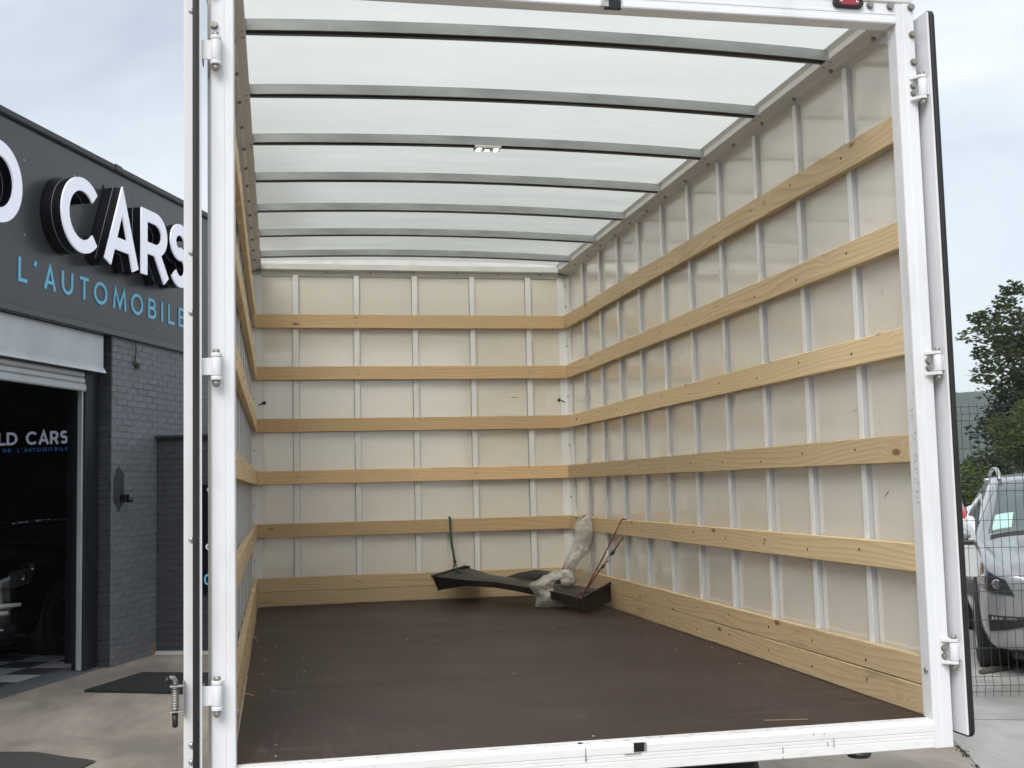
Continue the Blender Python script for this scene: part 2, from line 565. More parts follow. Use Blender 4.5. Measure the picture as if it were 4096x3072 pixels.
def wrap_mat(name='bubble_wrap_film', t0=0.24, t1=0.05):
    n = NT(name)
    v = n.n('ShaderNodeTexVoronoi', Vector=n.map(), Scale=95).outputs['Distance']
    f = n.noise(n.map((1, 1, 1.8)), 12, 4, 0.6, 1.0)
    c = n.mix(n.ramp(f, 0.3, 0.7), (0.58, 0.56, 0.51), (0.86, 0.84, 0.78))
    n.col(c)
    n.b.inputs['Roughness'].default_value = 0.2
    n.b.inputs['Specular IOR Level'].default_value = 0.8
    h = n.math('ADD', n.math('MULTIPLY', v, 0.35), n.noise(n.map((1, 1, 1.6)), 30, 5, 0.6, 2.0))
    n.bump(h, 0.6, 0.012)
    tl_ = n.n('ShaderNodeBsdfTranslucent', Color=c)
    m1 = n.n('ShaderNodeMixShader', Fac=0.35)
    n.t.links.new(n.b.outputs[0], m1.inputs[1])
    n.t.links.new(tl_.outputs[0], m1.inputs[2])
    tp = n.n('ShaderNodeBsdfTransparent')
    m2 = n.n('ShaderNodeMixShader', Fac=n.ramp(f, 0.3, 0.7, t0, t1))
    n.t.links.new(m1.outputs[0], m2.inputs[1])
    n.t.links.new(tp.outputs[0], m2.inputs[2])
    n.t.links.new(m2.outputs[0], n.o.inputs['Surface'])
    return n.m


M['wrap'] = wrap_mat()
M['film'] = wrap_mat('clear_film', 0.88, 0.62)
for key, c, e in (('glow_white', (0.62, 0.66, 0.85), 0.11), ('glow_blue', (0.10, 0.22, 0.62), 0.07), ('face_white_glow', (0.84, 0.85, 0.95), 0.13)):  # faint emission added to brighten sign letters that get too little light
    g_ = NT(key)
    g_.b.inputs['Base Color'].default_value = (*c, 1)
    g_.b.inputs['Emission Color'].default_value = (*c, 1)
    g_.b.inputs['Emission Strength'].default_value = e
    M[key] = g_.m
led = NT('interior_lamp_led')
led.b.inputs['Emission Color'].default_value = (1, 1, 0.97, 1)
led.b.inputs['Emission Strength'].default_value = 3.0
M['led'] = led.m

# ------------------------------------------------------------------ ground and far setting
DX, DY = 0.36611586, 0.93056928                 # direction of the garage front (and of the yard joints)
mb = MB()
mb.face([(-600, -600, GZ), (1200, -600, GZ), (1200, 1200, GZ), (-600, 1200, GZ)])
tag(mb.build('ground', M['ground']), kind='structure')
# grey concrete slabs on the right, joints along the garage direction and square to it
J0 = Vector((4.15, 3.19, 0))
JD, JN = Vector((DX, DY, 0)), Vector((DY, -DX, 0))


def slab(u0, u1, t0, t1):
    m = MB()
    P = []
    N = 40
    for k in range(N + 1):                       # the edge on the crack side is ragged
        t = t0 + (t1 - t0) * k / N
        r = (noise.noise(Vector((t * 3.1, u0, 2))) * 0.02 + noise.noise(Vector((t * 11, u0, 5))) * 0.008) if u0 < 0.05 else 0
        P.append(J0 + JD * t + JN * (u0 + r))
    a = [p + Vector((0, 0, GZ + 0.006)) for p in P]
    b = [J0 + JD * (t0 + (t1 - t0) * k / N) + JN * u1 + Vector((0, 0, GZ + 0.006)) for k in range(N + 1)]
    m.grid([a, b], False)
    m.grid([[p - Vector((0, 0, 0.02)) for p in a], a], False)
    return tag(m.build('concrete_slab', M['slab']), kind='structure')


tl = (Vector((4.723, 3.86, 0)) - J0).dot(JD)
for u0, u1 in ((0.03, 4.0), (4.012, 9.0), (9.012, 40)):
    slab(u0, u1, -9.0, tl - 0.006)
    slab(u0, u1, tl + 0.006, tl + 5.0)
    slab(u0, u1, tl + 5.012, 60)
mb = MB()
P = [(-1.65, 4.87), (-1.42, 4.80), (-1.22, 4.61), (-1.06, 4.48), (-0.985, 4.40), (-1.05, 4.22), (-0.98, 3.8), (-1.02, 3.0), (-0.9, 1.6), (-3.6, 1.2), (-4.2, 3.8), (-3.0, 4.6), (-2.2, 4.95)]
mb.face([(x, y, GZ + 0.008) for x, y in P])
tag(mb.build('asphalt_patch', M['asphalt']), kind='structure')
# moss growing in the crack beside the truck
mb = MB()
rr = random.Random(3)
for k in range(900):
    t = rr.uniform(-1.6, 0.35)
    u = 0.02 + rr.gauss(0, 0.012) + noise.noise(Vector((t * 3.1, 0.03, 2))) * 0.02
    if noise.noise(Vector((t * 4, 1, 1))) < -0.05:
        continue
    p = J0 + JD * t + JN * u + Vector((0, 0, GZ + 0.003))
    h, a = rr.uniform(0.003, 0.010), rr.uniform(0, 6.3)
    q = Vector((cos(a), sin(a), 0)) * rr.uniform(0.003, 0.008)
    mb.face([p - q, p + q, p + Vector((q.y * 0.5, -q.x * 0.5, h))])
tag(mb.build('crack_moss', M['moss'], fix=False), kind='stuff')

# wooded hill on the skyline
rows = []
for i in range(70):
    r = []
    for j in range(46):
        x, y = 60 + i * 12.0, 290 + j * 9.0
        ridge = math.exp(-((y - 440) / 95.0) ** 2)
        h = GZ + ridge * (36 + 9 * noise.noise(Vector((x * 0.006, 1, 3))) + (x - 250) * 0.012)
        h += ridge * 3.2 * (noise.noise(Vector((x * 0.16, y * 0.16, 0))) + 0.8 * noise.noise(Vector((x * 0.4, y * 0.4, 4))))
        r.append((x, y, h - 1.5))
    rows.append(r)
tag(MB().grid(rows, False).build('hills', M['hill']), kind='structure')


# ------------------------------------------------------------------ the truck
truck = thing('box_truck', 'white box truck with its rear doors folded back and slatted cargo box open', 'truck', (1.05, 2.2, GZ))
W, D = 2.10, 4.459
ZP = [(1.8298, 1.922), (1.4815, 1.5717), (1.1359, 1.2247), (0.7907, 0.8805), (0.4438, 0.534), (0.0945, 0.1832), (0.002, 0.0925)]
SY = [4.063, 3.65, 3.255, 2.845, 2.43, 2.025, 1.61, 1.187, 0.787, 0.373]
SX = [(0.237, 0.276), (0.643, 0.681), (1.040, 1.078), (1.439, 1.475), (1.833, 1.873)]

# screws: one mesh, shared
ms = MB()
ms.tube([(0, 0, 0), (0, -0.0015, 0), (0, -0.003, 0)], [0.0062, 0.0058, 0.003], 10)
SCREW = ms.mesh('screw', M['steel'])
ms = MB()
ms.tube([(0, 0.0, 0), (0, -0.0012, 0)], [0.0055, 0.004], 8)
SCREW_D = ms.mesh('screw_dark', M['dark_bolt'])
ms = MB()
ms.cyl((0, 0, 0), (0, -0.003, 0), 0.0125, 14)
ms.cyl((0, -0.003, 0), (0, -0.013, 0), 0.0095, 6)
BOLT = ms.mesh('bolt', M['bolt'])
ms = MB()
ms.tube([(0, 0, 0), (0, -0.0025, 0), (0, -0.0045, 0)], [0.008, 0.007, 0.003], 10)
RIVET = ms.mesh('rivet', M['steel'])
RY = lambda a: Matrix.Rotation(a, 4, 'Z')
def aim(d):      # turns a bolt (head along local -y) towards d
    return Vector(d).to_track_quat('-Y', 'Z').to_matrix().to_4x4()


FACE_R, FACE_L, FACE_B = RY(-pi / 2), RY(pi / 2), Matrix()      # head looking to -x, +x, -y


def plank(length, hgt, thick, world, mat, side, name='wood_slat', seed=0):
    """board with local x along its length, local z its height, face at local y = 0"""
    m = MB()
    n = max(2, int(length / 0.35))
    rows = []
    for k in range(n + 1):
        x = length * k / n
        e = [noise.noise(Vector((x * 1.3, seed * 3.7, q))) * 0.0022 for q in range(3)]
        c = 0.0025
        rows.append([(x, c + e[0], e[1]), (x, e[0], c + e[1]), (x, e[0], hgt - c + e[2]), (x, c + e[0], hgt + e[2]), (x, thick, hgt + e[2]), (x, thick, e[1])])
    m.grid(rows, False, True)
    m.face(rows[0][::-1])
    m.face(rows[-1])
    return m.build(name, mat, truck, world)


# right wall: local +x runs towards the cab, so rotate by +90 degrees: local y = -x ... face looks to -x
def side_frame(x, y, z, right):
    if right:      # local x -> -y? choose local x = -Y (from the cab to the rear), local y = +X (into the wall)
        return Matrix(((0, 1, 0, x), (-1, 0, 0, y), (0, 0, 1, z), (0, 0, 0, 1)))
    return Matrix(((0, -1, 0, x), (1, 0, 0, y), (0, 0, 1, z), (0, 0, 0, 1)))


rs = random.Random(11)
for i, (z0, z1) in enumerate(ZP):
    dirty = i >= 5
    for right in (True, False):
        x = W if right else 0.0
        segs = [(0.0, D - 0.002)]
        if right and i == 6:
            segs = [(0.0, 2.189), (2.192, D - 0.002)]
        if not right and i in (1, 5):
            segs = [(0.0, 2.61), (2.613, D - 0.002)]
        for (ya, yb) in segs:
            fr = side_frame(x, yb if right else ya, z0, right)
            p = plank(yb - ya, z1 - z0, 0.025, fr, M['wood_dirty' if dirty else 'wood'], right, seed=i * 2 + right + ya)
            for y in SY:
                if ya + 0.01 < y - 0.018 < yb:
                    zz = (z0 + z1) / 2 + rs.uniform(-0.016, 0.016)
                    put(SCREW_D, 'screw', p, T(x + (-0.0008 if right else 0.0008), y - 0.018 + rs.uniform(-0.008, 0.008), zz) @ (FACE_R if right else FACE_L))
    # front (bulkhead) wall
    p = plank(W - 0.003, z1 - z0, 0.025, T(0.0015, D, z0), M['wood_dirty' if i >= 5 else 'wood_back'], None, seed=40 + i)
    for (xa, xb) in SX:
        put(SCREW, 'screw', p, T((xa + xb) / 2 + rs.uniform(-0.006, 0.006), D - 0.0006, (z0 + z1) / 2 + rs.uniform(-0.014, 0.014)))

# wall panels, one for each bay, and the studs over their joints
PX0, ST = W + 0.045, 0.018
PB = -0.02
edges = [0.0] + [y - 0.0175 for y in reversed(SY)] + [4.50]
for right in (True, False):
    xa, xb = (PX0, PX0 + 0.022) if right else (-0.045 - 0.022, -0.045)
    for a, b in zip(edges[:-1], edges[1:]):
        MB().box((xa, a + 0.0008, PB), (xb, b - 0.0008, 2.215)).build('wall_panel', M['panel'], truck)
    for y in SY:
        m = MB()
        s = -1 if right else 1
        x0 = PX0 if right else -0.045
        xf = x0 + s * ST
        # hat section: raised face with a thin flange on the panel at each side
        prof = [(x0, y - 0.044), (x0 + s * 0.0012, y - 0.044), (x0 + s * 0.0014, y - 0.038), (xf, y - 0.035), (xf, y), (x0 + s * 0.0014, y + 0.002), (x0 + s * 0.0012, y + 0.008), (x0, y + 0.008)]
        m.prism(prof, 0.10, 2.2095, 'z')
        sd = m.build('wall_stud', M['stud_side_shade'], truck)
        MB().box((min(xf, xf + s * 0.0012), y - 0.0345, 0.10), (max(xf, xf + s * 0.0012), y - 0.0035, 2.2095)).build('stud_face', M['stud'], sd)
bx = [-0.045] + [(a + b) / 2 for a, b in SX] + [W + 0.045]
YB = D + 0.045
for a, b in zip(bx[:-1], bx[1:]):
    MB().box((a + 0.0008, YB, PB), (b - 0.0008, YB + 0.022, 2.215)).build('wall_panel', M['panel'], truck)
for a, b in SX:
    m = MB()
    prof = [(a - 0.004, YB), (a - 0.004, YB - 0.002), (a - 0.001, YB - 0.002), (a, YB - ST), (b, YB - ST), (b + 0.001, YB - 0.002), (b + 0.004, YB - 0.002), (b + 0.004, YB)]
    m.prism(prof, 0.10, 2.1935, 'z')
    sd = m.build('wall_stud', M['stud_side_shade'], truck)
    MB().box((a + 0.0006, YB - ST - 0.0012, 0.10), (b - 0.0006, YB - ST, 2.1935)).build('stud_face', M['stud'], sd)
# front corner posts
for s, x in ((1, W), (-1, 0.0)):
    f = lambda v: x + s * v
    prof = [(f(-0.034), YB - 0.001), (f(-0.034), YB - 0.015), (f(0.018), YB - 0.017), (f(0.028), YB - 0.032), (f(0.029), YB - 0.075), (f(0.044), YB - 0.076), (f(0.044), YB - 0.001)]
    cp = MB().prism(prof, 0.002, 2.19, 'z').build('corner_post', M['stud'], truck, bevel=0.002)
    for k, z in enumerate((2.13, 1.99, 1.71, 1.36, 1.02, 0.66, 0.3)):
        put(RIVET, 'rivet', cp, T(f(0.020), YB - 0.024, z) @ Matrix.Rotation(-s * radians(50), 4, 'Z'))

# roof rails: cove moulding with a ledge for the bows
for s, x in ((1, W), (-1, 0.0)):
    f = lambda v: x + s * v
    prof = [(f(0.047), 2.200), (f(0.0425), 2.205), (f(0.040), 2.2085), (f(0.036), 2.2095), (f(0.034), 2.213), (f(0.031), 2.2145), (f(0.012), 2.2185), (f(0.004), 2.2225), (f(0.001), 2.2265), (f(-0.004), 2.228), (f(-0.014), 2.2305), (f(-0.030), 2.2355), (f(-0.0335), 2.238), (f(-0.032), 2.240), (f(-0.020), 2.2405), (f(-0.0195), 2.272), (f(-0.027), 2.283), (f(-0.030), 2.289), (f(0.072), 2.297), (f(0.072), 2.200)]
    rail = MB().prism(prof, 0.0, 4.53, 'y').build('roof_rail', M['alu'], truck)
    y = 0.101
    while y < 4.4:
        put(BOLT, 'bolt', rail, T(f(0.0075), y, 2.2215) @ aim((-s * 0.45, -0.05, -0.88)) @ Matrix.Scale(0.72, 4))
        y += 0.309
    for yy in SY:
        put(RIVET, 'rivet', rail, T(f(0.033), yy - 0.002, 2.2135) @ (FACE_R if s > 0 else FACE_L))
    for q in range(7):
        for dy in (-0.034, 0.018):
            put(RIVET, 'rivet', rail, T(f(-0.022), 0.392 + 0.6265 * q + dy, 2.2335) @ aim((-s * 0.28, -0.05, -0.95)) @ Matrix.Scale(0.9, 4))
# front rail
prof = [(YB + 0.024, 2.186), (YB - 0.006, 2.186), (YB - 0.012, 2.189), (YB - 0.0125, 2.198), (YB - 0.016, 2.200), (YB - 0.018, 2.213), (YB - 0.030, 2.219), (YB - 0.047, 2.226), (YB - 0.048, 2.231), (YB - 0.035, 2.232), (YB - 0.034, 2.266), (YB + 0.024, 2.272)]
MB().box((-0.06, YB + 0.025, 2.186), (W + 0.06, YB + 0.034, 2.335)).build('front_cap', M['white'], truck)
fr = MB().prism(prof, 0.030, W - 0.030, 'x').build('front_rail', M['alu'], truck)
for k in range(7):
    put(BOLT, 'bolt', fr, T(0.17 + k * 0.295, YB - 0.022, 2.2155) @ aim((0, -0.5, -0.85)) @ Matrix.Scale(0.6, 4))
for a, b in SX:
    put(RIVET, 'rivet', fr, T((a + b) / 2 - 0.008, YB - 0.0135, 2.196) @ Matrix.Scale(0.8, 4))

# roof sheet: gently arched translucent fibreglass
def arch(x):
    t = (x - 1.05) / 1.05
    return 0.024 * (1 - t * t)


rows = []
for k in range(92):
    y = -0.01 + 4.56 * k / 91
    r = []
    for q in range(25):
        x = -0.02 + (W + 0.04) * q / 24
        z = 2.288 + arch(x) + 0.0016 * noise.noise(Vector((x * 1.2, y * 4.0, 1)))
        r.append((x, y, z))
    rows.append(r)
MB().grid(rows, True).build('roof_sheet', M['roof'], truck)

# roof bows: galvanised channels, open below
def bow_mesh():
    m = MB()
    n = 22
    prof = [(-0.022, 0.0395), (-0.022, 0.006), (-0.0265, 0.0045), (-0.0265, 0.0), (-0.0205, 0.0), (-0.0205, 0.0065), (-0.0195, 0.0075), (-0.0195, 0.035), (0.018, 0.035), (0.018, 0.0075), (0.0175, 0.0065), (0.0175, 0.0), (0.0265, 0.0), (0.0265, 0.0045), (0.022, 0.006), (0.022, 0.0395)]
    rows = []
    for k in range(n + 1):
        x = 0.012 + (W - 0.024) * k / n
        e = max(0.0, 1 - min(k, n - k) / 1.2)
        rows.append([(x, u * (1 - 0.15 * e), v + 2.2415 + arch(x)) for u, v in prof])
    m.grid(rows, False, True)
    m.face(rows[0])
    m.face(rows[-1][::-1])
    return m.mesh('roof_bow', M['galv'])


BOW = bow_mesh()
m = MB()
m.grid([[(0.03 + (W - 0.06) * k / 22, u, v + 2.2415 + arch(0.03 + (W - 0.06) * k / 22)) for u, v in ((-0.0192, 0.0105), (-0.0192, 0.034), (0.0172, 0.034), (0.0172, 0.0045))] for k in range(23)], False, True)
BOWIN = m.mesh('bow_shade_strip', M['rubber'])  # black strip painting the shade inside the open bow channel
for k in range(7):
    bw = put(BOW, 'roof_bow', truck, T(0, 0.392 + 0.6265 * k, 0))
    put(BOWIN, 'bow_shade_strip', bw, T(0, 0.392 + 0.6265 * k, 0))

# scuffs on the panels: thin rubbed-off marks
def scuff(c, a, b, ln, wd, tilt):
    m = MB()
    c, a, b = Vector(c), Vector(a), Vector(b)
    u = a * cos(tilt) + b * sin(tilt)
    v = b * cos(tilt) - a * sin(tilt)
    n = 7
    rows = []
    for k in range(n + 1):
        t = 2 * k / n - 1
        h = wd * (1 - t * t) ** 0.7 * (1 + 0.35 * noise.noise(Vector((t * 5, ln * 99, 3)))) + 0.0002
        p = c + u * (ln * t)
        rows.append([p - v * h, p + v * h * 0.8])
    m.grid(rows, False)
    m.build('scuff_mark', M['scuff'], truck)


scuff((1.743, YB - 0.0006, 1.357), (1, 0, 0), (0, 0, 1), 0.030, 0.0028, 0.02)
for y, z, ln, wd, tl_ in ((0.235, 0.690, 0.020, 0.0022, 0.6), (0.43, 0.985, 0.016, 0.0012, 0.3), (0.26, 0.93, 0.008, 0.0012, -1.1), (0.20, 1.37, 0.012, 0.0012, -1.3), (1.60, 0.85, 0.006, 0.0012, 0.8), (0.66, 1.95, 0.04, 0.0006, 1.1), (0.70, 1.94, 0.05, 0.0006, 1.1)):
    scuff((PX0 - 0.0006, y, z), (0, -1, 0), (0, 0, 1), ln, wd, tl_)

rq = random.Random(91)
for k in range(26):              # scrapes on the inner face of the right post
    scuff((2.0994, rq.uniform(-0.046, -0.022), rq.uniform(0.66, 1.02)), (0, -1, 0), (0, 0, 1), rq.uniform(0.003, 0.009), rq.uniform(0.0003, 0.0008), rq.uniform(0.2, 0.7))
for k in range(16):
    scuff((PX0 - 0.0006, rq.uniform(0.02, 3.6), rq.choice((0.33, 0.68, 1.0, 1.35, 1.7)) + rq.uniform(-0.09, 0.09)), (0, -1, 0), (0, 0, 1), rq.uniform(0.004, 0.018), rq.uniform(0.0006, 0.0016), rq.uniform(-1.5, 1.5))

# lamp under the third bow
lamp = MB()
lamp.box((1.000, 1.618, 2.252), (1.120, 1.672, 2.266))
lamp = lamp.build('ceiling_lamp', M['alu'], truck, bevel=0.004)
for x, y in ((1.022, 1.634), (1.098, 1.634), (1.020, 1.657), (1.060, 1.657), (1.100, 1.657)):
    m = MB()
    m.tube([(x, y, 2.2525), (x, y, 2.2500)], [0.0115, 0.0095], 14)
    m.build('lamp_led', M['led'], lamp)
m = MB()
m.tube([(1.060, 1.633, 2.2525), (1.060, 1.633, 2.2505)], [0.013, 0.010], 14)
m.build('lamp_button', M['alu'], lamp)

# floor boards with open joints
for a, b in ((-0.012, 1.2015), (1.2055, 2.599), (2.6025, 4.455)):
    MB().box((0.001, a, -0.02), (W - 0.001, b, 0.0)).build('floor_board', M['floor'], truck)
for x, y in [(0.117, 3.701), (0.117, 2.441), (0.066, 2.022), (0.235, 2.025), (0.061, 1.596), (0.231, 1.604), (0.11, 1.167), (0.115, 0.199), (0.115, 0.05), (0.753, 2.47), (1.87, 2.078), (1.868, 1.648), (2.045, 2.09), (2.037, 1.653), (1.968, 1.17), (1.045, 1.245), (1.04, 0.03), (1.547, 2.646), (0.877, 2.387)]:
    put(SCREW, 'floor_screw', truck, T(x, y, 0.0) @ Matrix.Rotation(radians(-90), 4, 'X') @ Matrix.Scale(0.8, 4))

# rear frame
YF = -0.055
for s, x in ((1, W), (-1, 0.010)):
    f = lambda v: x + s * v
    prof = [(f(0.0), 0.0), (f(0.0), YF + 0.004), (f(0.003), YF), (f(0.026), YF), (f(0.028), YF - 0.0015), (f(0.062), YF - 0.0015), (f(0.066), YF + 0.003), (f(0.068), -0.001), (f(0.068), 0.0)]
    post = MB().prism(prof, -0.088, 2.300, 'z').build('rear_post', M['white'], truck, bevel=0.0015)
    for z in (2.265, 2.174, 2.082):
        put(BOLT, 'bolt', post, T(f(0.055), YF - 0.0015, z))
    put(RIVET, 'rivet', post, T(f(-0.0005), -0.03, 0.145) @ (FACE_R if s > 0 else FACE_L) @ Matrix.Scale(1.3, 4))
    # gusset plate between roof rail and post, with a concave edge
    R = 0.115
    arc = [(0.001 + R - R * sin(a), 2.207 - R + R * cos(a)) for a in [k * pi / 2 / 10 for k in range(11)]]
    arc = [(y, 2.207 - (2.207 - z)) for y, z in arc]
    poly = [(0.001, 2.232)] + [(0.001 + R * 0.9, 2.232)] + [(0.001 + R * (1 - sin(a)) * 0.9, 2.200 - R * (1 - cos(a)) * 1.3) for a in [k * pi / 2 / 10 for k in range(11)]]
    xx = sorted((f(0.028), f(0.032)))
    MB().prism(poly, xx[0] - (0.0 if s > 0 else 0.0), xx[1], 'x').build('gusset_plate', M['white'], truck)

# sill, with grooves and a worn nose; header above
XS0, XS1 = 0.0105, W - 0.0005
prof = [(-0.0125, -0.002), (-0.0125, -0.020), (-0.001, -0.0215), (-0.001, -0.088), (YF + 0.003, -0.088), (YF, -0.085), (YF, -0.0605), (YF + 0.0018, -0.0595), (YF + 0.0018, -0.0575), (YF, -0.0565), (YF, -0.0500), (YF + 0.0018, -0.049), (YF + 0.0018, -0.0475), (YF, -0.0465), (YF, -0.0400), (YF + 0.0018, -0.039), (YF + 0.0018, -0.0375), (YF - 0.001, -0.0365), (YF - 0.002, -0.016), (YF + 0.001, -0.0085), (YF + 0.008, -0.004)]
sill = MB().prism(prof, XS0, XS1, 'x').build('rear_sill', M['worn_white'], truck)
m = MB()
m.box((1.137, YF - 0.0035, -0.034), (1.168, YF + 0.0005, -0.008))
m.build('latch_slot', M['letter_black'], sill)
m = MB()
m.box((1.169, YF - 0.0045, -0.033), (1.176, YF + 0.0005, -0.008))
m.box((1.108, YF - 0.0045, -0.0395), (1.158, YF + 0.0005, -0.0365))
m.build('latch_keeper', M['steel'], sill, bevel=0.001)
m = MB()
m.box((0.9915, YF - 0.0022, -0.052), (0.9935, YF + 0.002, -0.012))
m.build('sill_crack', M['letter_black'], sill)
m = MB()
m.tube([(0.981, YF + 0.016, -0.0028), (0.981, YF + 0.016, -0.0015)], [0.008, 0.007], 12)
m.build('drain_hole', M['letter_black'], sill)
prof = [(0.0, 2.2065), (0.0, 2.300), (YF + 0.002, 2.300), (YF + 0.002, 2.2475), (YF - 0.0005, 2.246), (YF - 0.0005, 2.239), (YF + 0.0015, 2.238), (YF + 0.0015, 2.2345), (YF - 0.0005, 2.2335), (YF - 0.0005, 2.228), (YF - 0.002, 2.226), (YF - 0.003, 2.212), (YF - 0.001, 2.2085), (YF + 0.003, 2.2070)]
m = MB()
rq = random.Random(17)
for k in range(70):              # chipped paint along the nose of the sill
    x = rq.uniform(0.03, 2.07) if k % 3 else rq.gauss(1.45, 0.25)
    x = min(2.07, max(0.03, x))
    y = YF + rq.choice((0.0085, 0.010, 0.013, 0.02, 0.03)) + rq.uniform(-0.002, 0.002)
    z = -0.0040 + (y - (YF + 0.008)) * (0.002 / 0.0345) + 0.0006
    a, b = rq.uniform(0.002, 0.014), rq.uniform(0.0006, 0.0018)
    m.face([(x - a, y, z), (x - a * 0.2, y - b, z), (x + a, y + rq.uniform(-1, 1) * b, z), (x + a * 0.3, y + b, z)])
for x, z, h in ((1.60, -0.060, 0.010), (1.745, -0.052, 0.006), (1.765, -0.050, 0.014), (1.60, -0.083, 0.003), (1.70, -0.02, 0.003), (1.735, -0.021, 0.0025)):
    m.face([(x - 0.0012, YF - 0.0026, z - h), (x + 0.0012, YF - 0.0026, z - h), (x + 0.0008, YF - 0.0026, z + h), (x - 0.0012, YF - 0.0026, z + h)])
tag(m.build('paint_chips', M['scuff'], sill), kind='stuff')
head = MB().prism(prof, XS0, XS1 - 0.0, 'x').build('rear_header', M['white'], truck)
MB().box((XS0, YF - 0.004, 2.2785), (XS1 + 0.06, 0.03, 2.318)).build('roof_cap', M['alu'], truck, bevel=0.004)
m = MB()
m.box((1.122, YF - 0.0045, 2.2035), (1.172, YF + 0.012, 2.231))
m.build('latch_slot', M['letter_black'], head)
m = MB()
m.box((1.108, YF - 0.006, 2.207), (1.133, YF + 0.003, 2.226))
m.box((1.172, YF - 0.006, 2.203), (1.177, YF + 0.01, 2.232))
m.build('latch_keeper', M['steel'], head, bevel=0.001)
for x in (2.012, 2.083, 0.10, 0.03):
    put(BOLT, 'bolt', head, T(x, YF + 0.002, 2.265))
mk = MB()
c = [(1.933 + sx * 0.0355 + 0.0165 * cos(a), 2.2665 + 0.0165 * sin(a)) for sx, a0 in ((1, -90), (-1, 90)) for a in [radians(a0 + 18 * k) for k in range(11)]]
c = [(x, z) for x, z in c]
mk.prism(c, YF - 0.012, YF + 0.003, 'y')
mk = mk.build('marker_lamp', M['rubber'], truck, bevel=0.003)
m = MB()
m.prism([(1.933 + sx * 0.026 + 0.0105 * cos(a), 2.2675 + 0.0105 * sin(a)) for sx, a0 in ((1, -90), (-1, 90)) for a in [radians(a0 + 18 * k) for k in range(11)]], YF - 0.0145, YF - 0.0115, 'y')
m.build('marker_lens', M['red_lens'], mk, bevel=0.001)
for x in (1.906, 1.960):
    put(RIVET, 'screw', mk, T(x, YF - 0.0145, 2.2675) @ Matrix.Scale(0.7, 4))

# doors folded back along the truck's sides
def door(s):
    x0 = 2.184 if s > 0 else -0.079
    f = lambda v: x0 + s * v
    z0, z1, y0, y1 = -0.046, 2.236, -0.100, 0.955
    m = MB()
    xs = sorted((f(0.0), f(0.007)))
    m.box((xs[0], y0, z0), (xs[1], y1, z1))
    xs = sorted((f(0.0072), f(0.046)))
    m.box((xs[0], y0 + 0.058, z0 + 0.006), (xs[1], y1 - 0.004, z1 - 0.006))
    d = m.build('rear_door', M['white'], truck, bevel=0.0015)
    # inner stile, set back behind the seal, with rivets
    m = MB()
    xs = sorted((f(0.0205), f(0.048)))
    m.box((xs[0], y0 + 0.050, z0 + 0.004), (xs[1], y0 + 0.0575, z1 - 0.004))
    st = m.build('door_stile', M['white'], d, bevel=0.0015)
    # rubber seal running round the edge
    def seal_ring(t):
        r = 0.015
        P = []
        for cy_, cz_, a0 in ((y0 + r, z0 + r, 180), (y1 - r, z0 + r, 270), (y1 - r, z1 - r, 0), (y0 + r, z1 - r, 90)):
            for k in range(7):
                a = radians(a0 + 15 * k)
                P.append((cy_ + (r + t) * cos(a), cz_ + (r + t) * sin(a)))
        return P
    outer, mid, inner = seal_ring(0.008), seal_ring(0.005), seal_ring(-0.012)
    rows = []
    for u, ring in ((0.0075, inner), (0.0075, mid), (0.0100, outer), (0.0150, mid), (0.0190, outer), (0.0235, mid), (0.0245, inner)):
        rows.append([(f(u), y, z) for y, z in ring])
    m = MB()
    m.grid(rows, True, True)
    m.build('door_seal', M['rubber'], d)
    for z in (0.067, 0.022, 0.62, 1.25, 1.42, 2.122):
        put(RIVET, 'rivet', d, LOCAL[0] @ T(f(0.027), y0 + 0.050, z) @ Matrix.Scale(1.1, 4))
    return d, f


HP = Vector((-0.0395, -0.080, 0))
LROT = T(*HP) @ Matrix.Rotation(radians(4.3), 4, 'Z') @ T(*(-HP))      # the left door stands a little off the truck's side
door_r, fR = door(1)
LOCAL[0] = LROT
door_l, fL = door(-1)
# spring bolt on the inner face of the left door
def latch(d):
    X, Y = -0.149, -0.052
    m = MB()
    m.box((-0.1285, Y - 0.022, 0.150), (-0.1255, Y + 0.02, 0.243))
    for z in (0.228, 0.160):
        m.box((X - 0.014, Y - 0.013, z - 0.002), (-0.1280, Y + 0.013, z + 0.002))
    m.build('latch_bracket', M['steel'], d, bevel=0.001)
    m = MB()
    m.cyl((X, Y, 0.150), (X, Y, 0.232), 0.0062, 12)
    m.tube([(X, Y, 0.231), (X, Y - 0.001, 0.243), (X - 0.004, Y - 0.003, 0.2495), (X - 0.012, Y - 0.006, 0.2505), (X - 0.020, Y - 0.010, 0.2465)], 0.0068, 10)
    m.build('latch_rod', M['steel'], d)
    m = MB()
    m.tube([(X - 0.014, Y - 0.008, 0.2495), (X - 0.021, Y - 0.0105, 0.246), (X - 0.026, Y - 0.013, 0.240)], [0.0085, 0.0085, 0.006], 10)
    m.build('latch_grip', M['blackplastic'], d)
    m = MB()
    m.tube([(X, Y, 0.157), (X, Y, 0.122), (X, Y, 0.118)], [0.0078, 0.0078, 0.005], 12)
    m.build('latch_sleeve', M['blackplastic'], d)
    m = MB()
    m.tube([(X + 0.0088 * cos(a), Y + 0.0088 * sin(a), 0.165 + 0.060 * k / 120) for k, a in ((k, k * 2 * pi * 9 / 120) for k in range(121))], 0.0021, 6)
    m.build('latch_spring', M['steel'], d)


latch(door_l)
LOCAL[0] = Matrix()

